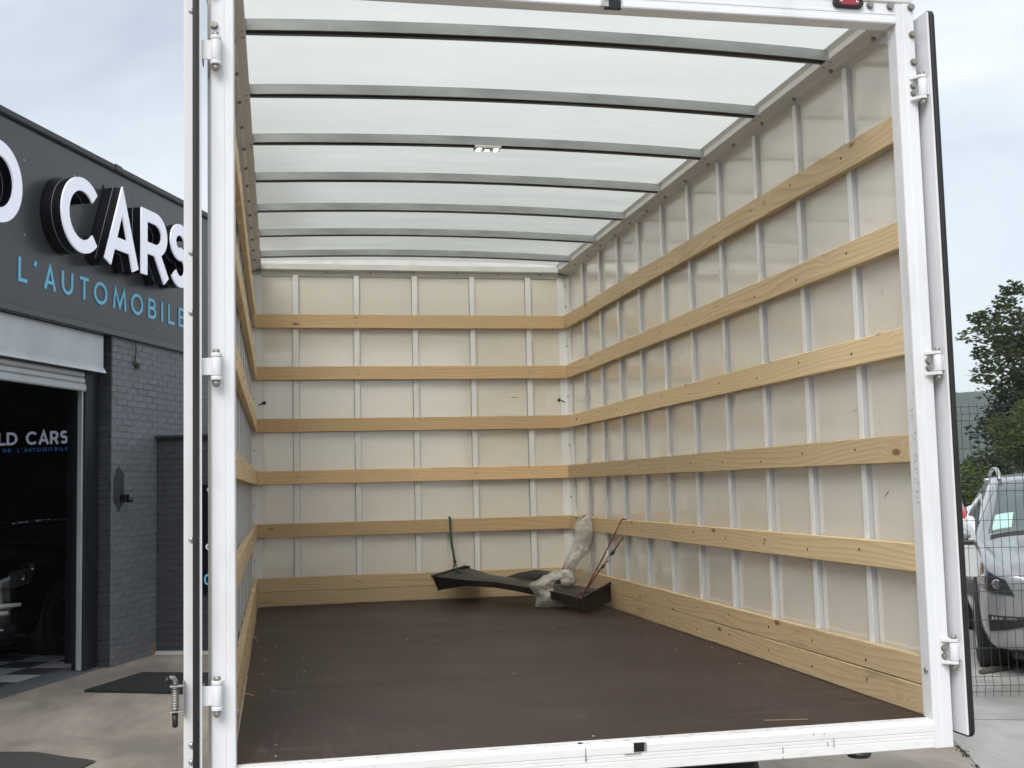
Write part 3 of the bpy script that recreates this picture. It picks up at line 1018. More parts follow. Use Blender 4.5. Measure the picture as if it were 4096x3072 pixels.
# hinges
def hinge(s, z0, z1):
    x = 2.168 if s > 0 else -0.0395
    yk = -0.080
    r = 0.0145
    m = MB()
    m.cyl((x, yk, z0 + 0.012), (x, yk, z1 - 0.012), r, 18)
    kn = m.build('hinge', M['white'], truck, bevel=0.001)
    if s < 0:
        m = MB()
        for zz in (z0 + 0.0055, z1 - 0.0055):
            m.cyl((x, yk, zz - 0.0055), (x, yk, zz + 0.0055), r + 0.001, 18)
        a, b = sorted((x + s * -0.012, x - s * 0.017))
        m.box((a, YF - 0.0045, z0 + 0.002), (b, YF - 0.0015, z1 - 0.002))
        tag(m.build('hinge_bracket', M['white'], kn, bevel=0.0012), kind='stuff')
    m = MB()          # U bracket on the post
    xb = x - s * 0.034
    a, b = sorted((xb, x - s * 0.004))
    m.box((a, YF - 0.0055, z0 - 0.004), (b, YF - 0.0015, z1 + 0.004))
    for zz in (z0 + 0.0055, z1 - 0.0055):
        m.prism([(xb, YF - 0.003), (xb, YF - 0.006), (x - s * 0.010, yk - r), (x + s * 0.004, yk - r - 0.001), (x + s * r, yk), (x + s * 0.006, yk + r), (x - s * 0.004, YF - 0.003)], zz - 0.005, zz + 0.005, 'z')
    if s > 0:
        tag(m.build('hinge_bracket', M['white'], kn, bevel=0.0015), kind='stuff')
    m = MB()          # leaf bolted to the door
    xd = 2.184 if s > 0 else -0.079
    a, b = sorted((x + s * 0.008, xd - s * 0.0005))
    m.box((a, yk - 0.004, z0 + 0.014), (b, yk + 0.001, z1 - 0.014))
    if s > 0:
        m.box((xd - 0.0035, yk - 0.012, z0 + 0.014), (xd - 0.0005, yk + 0.06, z1 - 0.014))
    else:
        m.box((xd + 0.0005, yk - 0.0045, z0 + 0.014), (xd + 0.004, yk + 0.06, z1 - 0.014))
    m.build('hinge_leaf', M['white'], kn, bevel=0.001)
    m = MB()
    m.cyl((x, yk, z1 + 0.0005), (x, yk, z1 + 0.010), 0.0095, 6)
    m.build('hinge_bolt', M['bolt'], kn)
    m = MB()
    m.tube([(x, yk, z0 - 0.0005), (x, yk, z0 - 0.012), (x, yk, z0 - 0.019)], [0.0105, 0.0098, 0.005], 6)
    m.build('hinge_nut', M['bolt'], kn)
    if s > 0:
        for zz in (0.36, 0.66):
            put(BOLT, 'bolt', kn, T(xb + s * 0.0110, YF - 0.0055, z0 + (z1 - z0) * zz - 0.004) @ Matrix.Scale(0.82, 4))


for z0, z1 in ((1.952, 2.032), (1.062, 1.138), (0.166, 0.244)):
    hinge(1, z0, z1)
for z0, z1 in ((1.958, 2.042), (1.058, 1.134), (0.160, 0.240)):
    hinge(-1, z0, z1)

# cables through the bulkhead
for s, x in ((-1, 0.047), (1, 2.062)):
    m = MB()
    m.tube([(x + q[0] * s, YB - q[1], 1.334 - q[2]) for q in ((0, 0, 0), (0.002, 0.012, 0.0), (0.010, 0.017, 0.003), (0.022, 0.017, 0.009), (0.036, 0.014, 0.016), (0.047, 0.008, 0.020))], 0.0042, 8)
    cb = m.build('cable', M['rubber'], truck)
    m = MB()
    m.tube([(x, YB - 0.0005, 1.334), (x, YB - 0.006, 1.334)], [0.0125, 0.0095], 14)
    m.build('grommet', M['rubber'], cb)

# underneath: frame, bumper, lamp, wheels
m = MB()
for x in (0.62, 1.40):
    m.box((x, 0.12, -0.32), (x + 0.08, 6.3, -0.10))
for y in (0.35, 1.1, 1.9, 2.7, 3.5, 4.2):
    m.box((0.02, y, -0.098), (2.08, y + 0.06, -0.022))
m.build('chassis_frame', M['underbody'], truck)
MB().box((0.10, 0.02, -0.50), (1.748, 0.10, -0.155)).build('rear_bumper', M['underbody'], truck, bevel=0.01)
m = MB()
m.tube([(1.864, -0.02, -0.0885), (1.864, -0.02, -0.104)], [0.040, 0.033], 18)
m.build('underside_lamp', M['blackplastic'], truck)


def wheel_mesh(r, wd):
    t, h = MB(), MB()
    prof = [(-wd / 2, r * 0.62), (-wd / 2, r * 0.86), (-wd * 0.42, r * 0.97), (-wd * 0.3, r), (wd * 0.3, r), (wd * 0.42, r * 0.97), (wd / 2, r * 0.86), (wd / 2, r * 0.62)]
    n = 28
    t.grid([[(u, v * cos(2 * pi * k / n), v * sin(2 * pi * k / n)) for u, v in prof] for k in range(n + 1)], True)
    hp = [(-wd * 0.49, r * 0.62), (-wd * 0.40, r * 0.57), (-wd * 0.30, r * 0.30), (-wd * 0.42, r * 0.16), (-wd * 0.42, 0.001)]
    h.grid([[(u, v * cos(2 * pi * k / n), v * sin(2 * pi * k / n)) for u, v in hp] for k in range(n + 1)], True)
    hp = [(-u, v) for u, v in hp]
    h.grid([[(u, v * cos(2 * pi * k / n), v * sin(2 * pi * k / n)) for u, v in hp] for k in range(n + 1)], True)
    return t, h


t_, h_ = wheel_mesh(0.34, 0.22)
TT, HH = t_.mesh('tyre', M['tyre']), h_.mesh('wheel_rim', M['steel'])
for x in (0.20, 1.90):
    wh = put(TT, 'wheel', truck, T(x, 1.35, GZ + 0.34))
    put(HH, 'wheel_rim', wh, T(x, 1.35, GZ + 0.34))

# ------------------------------------------------------------------ what lies in the cargo box
# steel crossmember lying across the corner
beam = thing('steel_crossmember', 'black pressed steel crossmember lying across the far right floor corner', 'steel beam', (1.62, 3.75, 0))
A = [  # far edge, near edge, near flange foot, for stations along the beam
    ((1.385, 4.435, 0.205), (1.111, 4.213, 0.172), (1.150, 4.222, 0.085)),
    ((1.430, 4.350, 0.190), (1.180, 4.130, 0.168), (1.190, 4.135, 0.096)),
    ((1.490, 4.250, 0.170), (1.300, 4.030, 0.156), (1.305, 4.035, 0.118)),
    ((1.600, 4.140, 0.155), (1.470, 3.930, 0.143), (1.475, 3.935, 0.108)),
    ((1.720, 4.010, 0.140), (1.600, 3.790, 0.124), (1.605, 3.795, 0.088)),
    ((1.850, 3.860, 0.125), (1.705, 3.630, 0.112), (1.710, 3.635, 0.066)),
    ((1.960, 3.720, 0.115), (1.780, 3.470, 0.100), (1.785, 3.475, 0.050)),
    ((2.030, 3.560, 0.112), (1.830, 3.340, 0.088), (1.835, 3.345, 0.030)),
    ((2.075, 3.430, 0.122), (1.862, 3.238, 0.080), (1.864, 3.240, 0.004)),
]
m = MB()
rows = []
for fa, ne, ft in A:
    fa, ne, ft = Vector(fa), Vector(ne), Vector(ft)
    dn = Vector((0, 0, -0.010))
    back = fa + Vector((0.010, 0.008, -0.045))
    inn = (fa - ne).normalized() * 0.010
    rows.append([back, fa, fa.lerp(ne, 0.33) + Vector((0, 0, 0.006)), fa.lerp(ne, 0.66) + Vector((0, 0, 0.006)), ne, ft, ft + inn, ne + inn + dn, fa.lerp(ne, 0.5) + dn * 0.7, fa - inn + dn, back - inn])
# refine along the beam
fine = []
for a, b in zip(rows[:-1], rows[1:]):
    for k in range(4):
        fine.append([p.lerp(q, k / 4) + Vector((0, 0, 0.0012 * noise.noise(p.lerp(q, k / 4) * 9))) for p, q in zip(a, b)])
fine.append(rows[-1])
m.grid(fine, False, True)
m.build('crossmember_web', M['beam'], beam)
m = MB()            # upright end plate at the near end, turned lip on top
m.grid([[(1.862, 3.232, 0.092), (1.866, 3.234, 0.002)], [(1.955, 3.318, 0.112), (1.957, 3.320, 0.018)], [(2.050, 3.408, 0.132), (2.050, 3.410, 0.038)], [(2.080, 3.436, 0.145), (2.080, 3.438, 0.048)]], False)
m.grid([[(1.856, 3.226, 0.096), (1.858, 3.222, 0.0015)], [(1.949, 3.312, 0.116), (1.951, 3.314, 0.015)], [(2.044, 3.402, 0.136), (2.046, 3.404, 0.035)], [(2.088, 3.442, 0.150), (2.086, 3.444, 0.045)]], False)
m.tube([(1.858, 3.229, 0.094), (1.952, 3.315, 0.116), (2.046, 3.405, 0.137), (2.084, 3.440, 0.150)], 0.010, 8)
m.build('end_plate', M['beam'], beam)
m = MB()            # end plate and rolled lip at the far end
m.grid([[(1.106, 4.209, 0.176), (1.150, 4.218, 0.078)], [(1.24, 4.318, 0.190), (1.26, 4.325, 0.10)], [(1.388, 4.430, 0.212), (1.388, 4.432, 0.13)]], False)
m.tube([(1.106, 4.207, 0.176), (1.24, 4.320, 0.192), (1.36, 4.425, 0.208), (1.392, 4.438, 0.207)], [0.008, 0.012, 0.015, 0.010], 8)
m.build('end_plate', M['beam'], beam)
m = MB()            # humped bracket on the rear side
hp = [(1.58, 4.20), (1.66, 4.16), (1.76, 4.10), (1.84, 4.04), (1.92, 3.97)]
hz = [0.150, 0.178, 0.198, 0.188, 0.16]
m.grid([[(x, y, 0.10), (x, y, z - 0.012), (x + 0.01, y + 0.008, z), (x + 0.05, y + 0.05, z - 0.004), (x + 0.055, y + 0.055, 0.10)] for (x, y), z in zip(hp, hz)], True)
m.build('hump_bracket', M['beam'], beam)
for c, ax in (((1.285, 4.245, 0.1805), 0.036), ((1.920, 3.395, 0.1035), 0.034)):
    c = Vector(c)
    m = MB()
    m.tube([c + Vector((0, 0, -0.004)), c + Vector((0, 0, 0.0035))], [ax, ax * 0.93], 18)
    m.build('round_hole', M['letter_black'], beam)
put(RIVET, 'rivet', beam, T(1.158, 4.214, 0.125) @ Matrix.Scale(0.9, 4))
put(RIVET, 'rivet', beam, T(1.815, 4.04, 0.16) @ Matrix.Scale(1.1, 4))

# bubble wrap round the beam and up into the corner: loose film, seen by its crumpled outline
def lerp_tab(tab, z):
    tab = sorted(tab)
    if z <= tab[0][0]:
        return tab[0][1]
    for (z0, x0), (z1, x1) in zip(tab[:-1], tab[1:]):
        if z <= z1:
            return x0 + (x1 - x0) * (z - z0) / max(1e-6, z1 - z0)
    return tab[-1][1]


def film(name, parent, left, right, yc, depth, seed, mat, amp=0.010, nz=40, nx=18):
    z0 = max(min(q[0] for q in left), min(q[0] for q in right))
    z1 = min(max(q[0] for q in left), max(q[0] for q in right))
    front, back = [], []
    for k in range(nz + 1):
        z = z0 + (z1 - z0) * k / nz
        a, b = lerp_tab(left, z), lerp_tab(right, z)
        e = 0.004 * noise.noise(Vector((z * 40, seed, 1)))
        a, b = a + e, b + 0.004 * noise.noise(Vector((z * 40, seed, 7)))
        endf = min(1.0, 0.35 + 3.0 * min(k, nz - k) / nz)
        f, g = [], []
        for q in range(nx + 1):
            t = q / nx
            x = a + (b - a) * t
            bulge = depth * (max(0.0, 1 - (2 * t - 1) ** 2)) ** 0.55 * endf
            p = Vector((x * 15 + z * 9, z * 15 - x * 6, seed))
            fold = 1 - abs(noise.noise(p)) * 2.2
            fold2 = 1 - abs(noise.noise(p * 2.3 + Vector((3, 1, seed)))) * 2.2
            w = amp * (fold + 0.55 * fold2 - 0.6) * min(1, 6 * t, 6 * (1 - t))
            y0 = yc(x, z) if callable(yc) else yc
            f.append((x, y0 - bulge - w, z + 0.006 * noise.noise(Vector((x * 30, seed, z * 20))) * (0 if k == 0 else 1)))
            g.append((x, y0 + bulge * 0.8 + w * 0.6, z))
        front.append(f)
        back.append(g)
    m = MB()
    m.grid(front, True)
    m.grid(back, True)
    m.grid([front[0], back[0]], True)
    m.grid([front[-1], back[-1]], True)
    return m.build(name, mat, parent)


wrap = thing('bubble_wrap_bundle', 'crumpled translucent bubble wrap wound round the crossmember and up into the corner', 'bubble wrap', (1.80, 3.66, 0))
film('upper_wrap', wrap, [(0.121, 1.922), (0.161, 1.897), (0.208, 1.886), (0.254, 1.895), (0.292, 1.912), (0.338, 1.932), (0.384, 1.955), (0.430, 1.971), (0.469, 1.966), (0.504, 1.973), (0.533, 2.025), (0.551, 2.052), (0.556, 2.066)],
     [(0.120, 1.961), (0.166, 1.968), (0.197, 1.954), (0.243, 1.980), (0.273, 2.006), (0.333, 2.067), (0.418, 2.081), (0.481, 2.089), (0.520, 2.077), (0.536, 2.066), (0.550, 2.094), (0.556, 2.096)], 3.80, 0.040, 2.0, M['wrap'])
film('lower_wrap', wrap, [(0.006, 1.672), (0.014, 1.668), (0.057, 1.675), (0.095, 1.655), (0.141, 1.629), (0.169, 1.684), (0.200, 1.739), (0.225, 1.786)],
     [(0.006, 1.838), (0.014, 1.839), (0.052, 1.805), (0.090, 1.782), (0.135, 1.772), (0.164, 1.792), (0.185, 1.847), (0.219, 1.835), (0.225, 1.80)], lambda x, z: 3.63 - 0.35 * (x - 1.75), 0.075, 9.0, M['wrap'], 0.014)
film('film_flap', wrap, [(0.106, 1.973), (0.180, 1.979), (0.233, 1.993), (0.302, 2.043), (0.410, 2.083), (0.425, 2.086)], [(0.106, 2.074), (0.175, 2.088), (0.237, 2.100), (0.331, 2.108), (0.425, 2.110)], 3.84, 0.008, 5.0, M['film'], 0.006)
film('film_flap', wrap, [(0.125, 1.845), (0.19, 1.835), (0.222, 1.84)], [(0.125, 1.930), (0.17, 1.942), (0.222, 1.905)], 3.70, 0.028, 15.0, M['wrap'], 0.012, 16, 12)
m = MB()
m.tube([(1.969, 3.790, 0.434), (1.985, 3.755, 0.432), (2.03, 3.745, 0.430), (2.07, 3.756, 0.431), (2.084, 3.790, 0.432)], 0.0028, 6)
m.build('wrap_edge', M['wrap'], wrap)

# cords
def cord(name, label, path, mat, r=0.0042, group=None):
    o = thing(name, label, 'cord', path[0])
    m = MB()
    P = [Vector(p) for p in path]
    rows = []
    for k in range(len(P) - 1):
        for q in range(5):
            rows.append(P[k].lerp(P[k + 1], q / 5))
    rows.append(P[-1])
    m.tube(rows, r, 7)
    m.build('cord_line', mat, o)
    return o


g = cord('bungee_cord', 'green bungee cord hanging from the slat above the left end of the crossmember', [(1.266, 4.478, 0.545), (1.266, 4.449, 0.547), (1.266, 4.444, 0.50), (1.270, 4.42, 0.36), (1.277, 4.35, 0.26), (1.278, 4.33, 0.225)], M['cord_green'], 0.0055)
m = MB()
m.tube([(1.272, 4.447, 0.545), (1.272, 4.443, 0.50), (1.278, 4.42, 0.36), (1.283, 4.36, 0.27)], 0.0042, 6)
m.tube([(1.262, 4.20, 0.165), (1.268, 4.235, 0.187), (1.280, 4.29, 0.200), (1.298, 4.26, 0.186), (1.31, 4.24, 0.18)], 0.006, 6)
m.build('cord_tail', M['cord_green'], g)
m = MB()
m.tube([(1.278 + 0.011 * cos(a), 4.325, 0.222 + 0.022 * sin(a)) for a in [radians(-60 + 26 * k) for k in range(12)]], 0.0026, 6)
m.tube([(1.278, 4.335, 0.268), (1.279, 4.33, 0.245)], [0.012, 0.009], 8)
m.build('hook', M['dark_bolt'], g)
r_ = cord('bungee_cord', 'red bungee cord looped over the right wall slat and hooked to the beam end', [(2.124, 3.190, 0.530), (2.110, 3.180, 0.5395), (2.092, 3.180, 0.536), (2.04, 3.20, 0.43), (1.97, 3.235, 0.29), (1.90, 3.275, 0.155), (1.868, 3.275, 0.112), (1.842, 3.292, 0.096), (1.838, 3.298, 0.070)], M['cord_red'])
m = MB()
m.tube([(2.094, 3.168, 0.436), (2.075, 3.20, 0.395), (2.051, 3.235, 0.352)], 0.0042, 6)
m.tube([(1.985, 3.255, 0.262), (1.95, 3.285, 0.205), (1.915, 3.32, 0.145), (1.897, 3.345, 0.102)], 0.0042, 6)
m.build('cord_tail', M['cord_red'], r_)
m = MB()
m.tube([(2.056, 3.230, 0.358), (2.045, 3.237, 0.342), (2.036, 3.243, 0.330)], [0.007, 0.013, 0.008], 8)
m.tube([(1.998, 3.250, 0.278), (1.990, 3.253, 0.266), (1.982, 3.257, 0.254)], [0.006, 0.010, 0.006], 8)
m.tube([(2.036, 3.243, 0.330), (2.020, 3.247, 0.318), (2.012, 3.249, 0.300), (2.019, 3.247, 0.286), (2.030, 3.243, 0.292), (2.034, 3.242, 0.306)], 0.0026, 6)
m.tube([(2.018, 3.247, 0.296), (2.006, 3.249, 0.289), (1.996, 3.251, 0.274)], 0.0036, 6)
m.build('hook', M['dark_bolt'], r_)
cord('bungee_cord', 'rust red cord running from slat to beam behind the bubble wrap', [(2.12, 4.07, 0.532), (2.104, 4.065, 0.539), (2.092, 4.06, 0.530), (2.03, 4.02, 0.40), (1.955, 3.98, 0.27), (1.915, 3.955, 0.196), (1.90, 3.94, 0.165)], M['cord_orange'])

# wood slivers by the left wall and on the floor
def sliver(label, pts, wd, mat='sliver'):
    m = MB()
    n = len(pts)
    rows = []
    for k, p in enumerate(pts):
        r = wd * (1 - k / (n - 1)) + 0.0008
        rows.append([Vector(p) + Vector((0, r, 0.001)), Vector(p) + Vector((0, 0, 0.0025)), Vector(p) + Vector((0, -r, 0)), Vector(p) + Vector((0, 0, -0.001))])
    m.grid(rows, False, True)
    m.face(rows[0])
    m.face(rows[-1])
    tag(m.build('wood_sliver', M[mat]), label, 'wood sliver', 'wood slivers')


sliver('long straight splinter sticking out of the left bottom slat', [(0.001, 0.592, 0.0905), (0.02, 0.57, 0.093), (0.048, 0.545, 0.089)], 0.006)
sliver('curled pale splinter peeling from the far left bottom slat', [(0.0, 2.22, 0.085), (0.02, 2.20, 0.080), (0.035, 2.17, 0.060), (0.040, 2.14, 0.035)], 0.008)
sliver('small ragged splinter low on the left wall near the back', [(0.0, 2.9, 0.075), (0.016, 2.88, 0.070), (0.024, 2.85, 0.058)], 0.008)
sliver('thin wood sliver lying on the brown floor near the sill', [(1.60, 0.075, 0.002), (1.66, 0.062, 0.002), (1.735, 0.050, 0.0015)], 0.0006, 'dull_sliver')

# ------------------------------------------------------------------ garage on the left; local x along its front, local y into it
GB = (-1.552, 8.574, GZ)
GR = math.atan2(DY, DX)
garage = thing('garage_building', 'charcoal brick garage with a dark fascia sign and open roller door', 'garage', GB, GR)
GW = WM[garage]


def gbox(name, mat, a, b, parent=None, bevel=0):
    return MB().box(a, b).build(name, mat, parent or garage, GW if parent is None else WM[parent], bevel)


YFACE = -0.095          # brick face
SX0, SX1 = 0.03, 5.4    # brick pier to the right of the door
# backing wall behind the bricks (painted joints)
gbox('backing_wall', M['mortar'], (SX0 + 0.006, YFACE - 0.001, 0), (SX1, 0.22, 3.30))
gbox('backing_wall', M['mortar'], (-9.0, YFACE - 0.001, 0), (-3.706, 0.22, 3.30))
brick_meshes = []
for q in range(5):
    r = random.Random(q + 50)
    m = MB()
    lx, hz = 0.1975, 0.0555
    n1, n2 = 4, 2
    rows = []
    for i in range(n1 + 1):
        rows.append([(lx * i / n1 + r.uniform(-1, 1) * 0.0012, -0.004 + r.uniform(-1, 1) * 0.0016, hz * j / n2 + r.uniform(-1, 1) * 0.0016) for j in range(n2 + 1)])
    c = 0.004
    outer = lambda i, j: (lx * i / n1 + (-c if i == 0 else c if i == n1 else 0) * -1.0, 0.0, 0)
    m.grid(rows, False)
    ring = [rows[i][0] for i in range(n1 + 1)] + [rows[n1][j] for j in range(1, n2 + 1)] + [rows[i][n2] for i in range(n1 - 1, -1, -1)] + [rows[0][j] for j in range(n2 - 1, 0, -1)]
    cx, cz = lx / 2, hz / 2
    back = [((x - cx) * 1.012 + cx, 0.0, (z - cz) * 1.06 + cz) for x, y, z in ring]
    deep = [(x, 0.03, z) for x, y, z in back]
    m.grid([ring, back, deep], False, True)
    brick_meshes.append(m.mesh('brick', M['brick']))
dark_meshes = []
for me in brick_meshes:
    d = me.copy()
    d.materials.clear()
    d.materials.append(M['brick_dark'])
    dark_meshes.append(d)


def brick_wall(parent, frame, s0, s1, z0, z1, meshes, seed, keep, reach):
    """courses of single bricks in the frame's x-z plane; the first 'keep' by distance stay single, the rest are joined"""
    r = random.Random(seed)
    course, pitch = 0.065, 0.208
    out = []
    k = 0
    z = z0
    while z + 0.05 < z1:
        x = s0 - (0.104 if k % 2 else 0.0) + r.uniform(-0.012, 0.012)
        while x < s1 - 0.02:
            a, b = max(x, s0), min(x + 0.1975, s1)
            if b - a > 0.03:
                out.append((a, b, z + r.uniform(-0.0025, 0.0025), r.randrange(len(meshes)), r.uniform(-0.003, 0.0025), r.uniform(-0.013, 0.013)))
            x += pitch
        z += course
        k += 1
    out.sort(key=lambda q: q[0] + (0.0 if reach(q) else 50.0))
    rest = MB()
    for i, (a, b, zz, mi, dy, rot) in enumerate(out):
        Lm = frame @ T(a, dy, zz) @ Matrix.Rotation(rot, 4, 'Y') @ Matrix.Diagonal((max(0.05, (b - a) / 0.1975), 1, 1, 1))
        if i < keep:
            o = put(meshes[mi], 'brick', parent, Lm)
        else:
            rest.box((0, -0.004, 0), (0.1975, 0.02, 0.0555), Lm)
    if rest.v:
        W0 = WM[parent].inverted()
        rest.v = [tuple(W0 @ Vector(p)) for p in rest.v]
        tag(rest.build('brick_courses', meshes[0].materials[0], parent, WM[parent]), kind='stuff')


brick_wall(garage, GW @ T(0, YFACE, 0), SX0, 3.6, 0.003, 3.262, brick_meshes, 5, 228, lambda q: q[2] > 2.2 and q[0] < 1.9 or q[0] < 0.95)
# reveal of the pier: its returns, half bricks course by course, looking at the door
fr = GW @ Matrix(((0, 1, 0, SX0), (-1, 0, 0, 0.060), (0, 0, 1, 0), (0, 0, 0, 1)))
r = random.Random(77)
for k in range(50):
    a = 0.0
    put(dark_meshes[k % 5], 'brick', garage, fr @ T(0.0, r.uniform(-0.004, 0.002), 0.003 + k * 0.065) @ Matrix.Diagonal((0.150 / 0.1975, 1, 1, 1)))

# fascia sign
PY = -0.12
PZ0, PZ1 = 3.276, 4.85
for a, b in ((-9.0, -2.45), (-2.447, 0.380), (0.383, 3.2), (3.203, 5.6)):
    gbox('sign_panel', M['sign'], (a, PY, PZ0), (b, 0.10, PZ1))
m = MB()
m.prism([(PY + 0.03, 3.2765), (PY - 0.002, 3.2765), (PY - 0.012, 3.270), (PY - 0.018, 3.215), (PY - 0.010, 3.205), (PY + 0.03, 3.205)], -9.0, 5.6, 'x')
m.build('sign_trim', M['sign_trim'], garage, GW)
m = MB()
m.prism([(0.30, 4.8505), (PY - 0.020, 4.8505), (PY - 0.034, 4.865), (PY - 0.030, 4.915), (PY, 4.925), (0.30, 4.925)], -9.0, 5.6, 'x')
m.build('roof_trim', M['roof_trim'], garage, GW)
m = MB()
m.prism([(PY - 0.036, 4.858), (PY - 0.042, 4.868), (PY - 0.037, 4.921), (PY - 0.02, 4.932), (PY - 0.02, 4.858)], -0.02, 0.10, 'x')
m.build('trim_joint', M['roof_trim'], garage, GW)
for x, z in ((-1.52, 4.55), (-0.72, 4.62), (0.10, 4.72), (-1.5, 3.90), (1.05, 4.66), (0.95, 3.40), (1.9, 3.6), (1.95, 4.5)):
    put(RIVET, 'rivet', garage, GW @ T(x, PY, z) @ Matrix.Scale(1.3, 4))
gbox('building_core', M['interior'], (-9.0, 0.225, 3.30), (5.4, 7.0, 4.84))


# letters: strokes in a box one unit high
def arc(cx, cz, rx, rz, a0, a1, n=20):
    return [(cx + rx * cos(radians(a0 + (a1 - a0) * k / n)), cz + rz * sin(radians(a0 + (a1 - a0) * k / n))) for k in range(n + 1)]


def glyph(ch, w, t):
    """list of (points, closed) for a letter of width w, height 1, stroke t"""
    h = t / 2
    if ch == 'L':
        return [([(h, 1), (h, h), (w, h)], False)]
    if ch == "'":
        return [([(w * 0.62, 1.0), (w * 0.30, 0.80)], False)]
    if ch == 'A':
        return [([(h * 1.1, 0), (w / 2, 1 - h * 0.4), (w - h * 1.1, 0)], False), ([(w * 0.24, 0.30 + h * 0.0), (w * 0.76, 0.30)], False)]
    if ch == 'U':
        r = w / 2 - h
        return [([(h, 1)] + arc(w / 2, r + h, r, r, 180, 360, 16) + [(w - h, 1)], False)]
    if ch == 'T':
        return [([(0, 1 - h), (w, 1 - h)], False), ([(w / 2, 1 - t), (w / 2, 0)], False)]
    if ch == 'O':
        return [(arc(w / 2, 0.5, w / 2 - h, 0.515 - h, 0, 360 - 360 / 36, 35), True)]
    if ch == 'M':
        return [([(h * 0.9, 0), (w * 0.15 + h * 0.3, 1 - t * 0.4), (w / 2, 0.12), (w * 0.85 - h * 0.3, 1 - t * 0.4), (w - h * 0.9, 0)], False)]
    if ch == 'B':
        r1, r2 = 0.235 - h / 2, 0.265 - h / 2
        return [([(h, h)] + [(h, 1 - h)] + arc(w * 0.48, 1 - h - r1, w * 0.45 - h, r1, 90, -90, 12) + [(h * 2.0, 1 - h - 2 * r1)], False),
                ([(h * 2.0, 1 - h - 2 * r1 - 0.001)] + arc(w * 0.52, h + r2, w * 0.48 - h, r2, 90, -90, 12) + [(h * 0.2, h)], False)]
    if ch == 'I':
        return [([(w / 2, 0), (w / 2, 1)], False)]
    if ch == 'E':
        return [([(w, 1 - h), (h, 1 - h), (h, h), (w, h)], False), ([(t, 0.52), (w * 0.92, 0.52)], False)]
    if ch == 'C':
        return [(arc(0.515, 0.5, 0.515 - h, 0.515 - h, 43, 317, 30), False)]
    if ch == 'D':
        return [([(h, h), (h, 1 - h), (w * 0.38, 1 - h)] + arc(w * 0.38, 0.5, w * 0.62 - h, 0.5 - h, 84, -84, 22) + [(w * 0.38, h), (h * 0.4, h)], False)]
    if ch == 'R':
        r_ = 0.29 - h / 2
        return [([(h, 0), (h, 1 - h), (w * 0.48, 1 - h)] + arc(w * 0.48, 1 - h - r_, w * 0.44 - h, r_, 84, -84, 14) + [(w * 0.48, 1 - h - 2 * r_), (h * 2, 1 - h - 2 * r_)], False),
                ([(w * 0.50, 0.44), (w - h * 1.1, 0)], False)]
    if ch == 'S':
        r1, r2 = 0.25 - h / 2, 0.275 - h / 2
        return [(arc(w / 2, 1.01 - h - r1, w * 0.44 - h * 0.6, r1, 35, 268, 16) + arc(w / 2, h - 0.01 + r2, w * 0.5 - h, r2, 84, -150, 16), False)]
    if ch == 'V':
        return [([(h, 1), (w / 2, 0), (w - h, 1)], False)]
    if ch == 'd':
        return [(arc(w * 0.45, 0.33, w * 0.42 - h, 0.34 - h, 0, 350, 24), True), ([(w - h, 1), (w - h, 0)], False)]
    if ch == '0':
        return [(arc(w / 2, 0.5, w / 2 - h, 0.51 - h, 0, 350, 28), True)]


def letter(ch, x0, x1, z0, hgt, t, y0, y1, frame, mat, parent, name='letter', grow=0.0, dy=0.0007):
    m = MB()
    for k, (pts, closed) in enumerate(glyph(ch, (x1 - x0) / hgt, t / hgt)):
        P = [(x0 + u * hgt, z0 + v * hgt) for u, v in pts]
        m.ribbon(P, t + grow, y0 - dy * k, y1 - dy * k, closed)
    return m.build(name, mat, parent, frame)


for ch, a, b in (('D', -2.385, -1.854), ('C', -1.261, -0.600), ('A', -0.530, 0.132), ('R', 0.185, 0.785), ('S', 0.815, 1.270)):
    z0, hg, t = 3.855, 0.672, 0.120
    o = letter(ch, a, b, z0, hg, t, PY - 0.205, PY - 0.188, GW, M['face_white_glow'], garage)
    letter(ch, a, b, z0, hg, t, PY - 0.1875, PY - 0.002, GW, M['letter_black'], o, 'letter_return', -0.002)
    letter(ch, a, b, z0, hg, t, PY - 0.104, PY - 0.101, GW, M['tile_light'], o, 'letter_edge', 0.002)
    letter(ch, a, b, z0, hg, t, PY - 0.0100, PY + 0.004, GW, M['letter_black'], o, 'letter_halo_shade', 0.03)  # black outline plate standing in for the shadow halo behind the letter
for ch, a, b in (('L', -1.591, -1.463), ("'", -1.375, -1.305), ('A', -1.205, -1.017), ('U', -0.921, -0.735), ('T', -0.621, -0.466), ('O', -0.368, -0.125), ('M', -0.012, 0.247), ('O', 0.346, 0.591), ('B', 0.705, 0.877), ('I', 0.998, 1.032), ('L', 1.155, 1.300), ('E', 1.405, 1.525)):
    letter(ch, a, b, 3.484, 0.212, 0.031, PY - 0.008, PY + 0.002, GW, M['letter_cyan'], garage)

# roller shutter housing, rolled curtain end, guide rail, frame
m = MB()
m.prism([(-0.06, 3.204), (-0.06, 2.895), (-0.088, 2.850), (-0.092, 2.832), (-0.060, 2.832), (-0.02, 2.86), (0.22, 2.86), (0.22, 3.204)], -3.70, -0.070, 'x')
m.build('shutter_box', M['shutter'], garage, GW, bevel=0.003)
for z0, z1, y in ((2.775, 2.828, 0.012), (2.716, 2.772, 0.006), (2.640, 2.713, -0.004)):
    m = MB()
    m.prism([(y, z0), (y - 0.008, z0 + 0.012), (y - 0.008, z1 - 0.012), (y, z1), (y + 0.02, z1), (y + 0.02, z0)], -3.66, -0.300, 'x')
    m.build('shutter_slat', M['shutter'], garage, GW)
gbox('guide_rail', M['shutter'], (-0.298, 0.030, 0.02), (-0.272, 0.075, 2.828), bevel=0.002)
gbox('door_frame', M['dark_frame'], (-0.262, 0.012, 0.0), (-0.130, 0.14, 2.828), bevel=0.002)
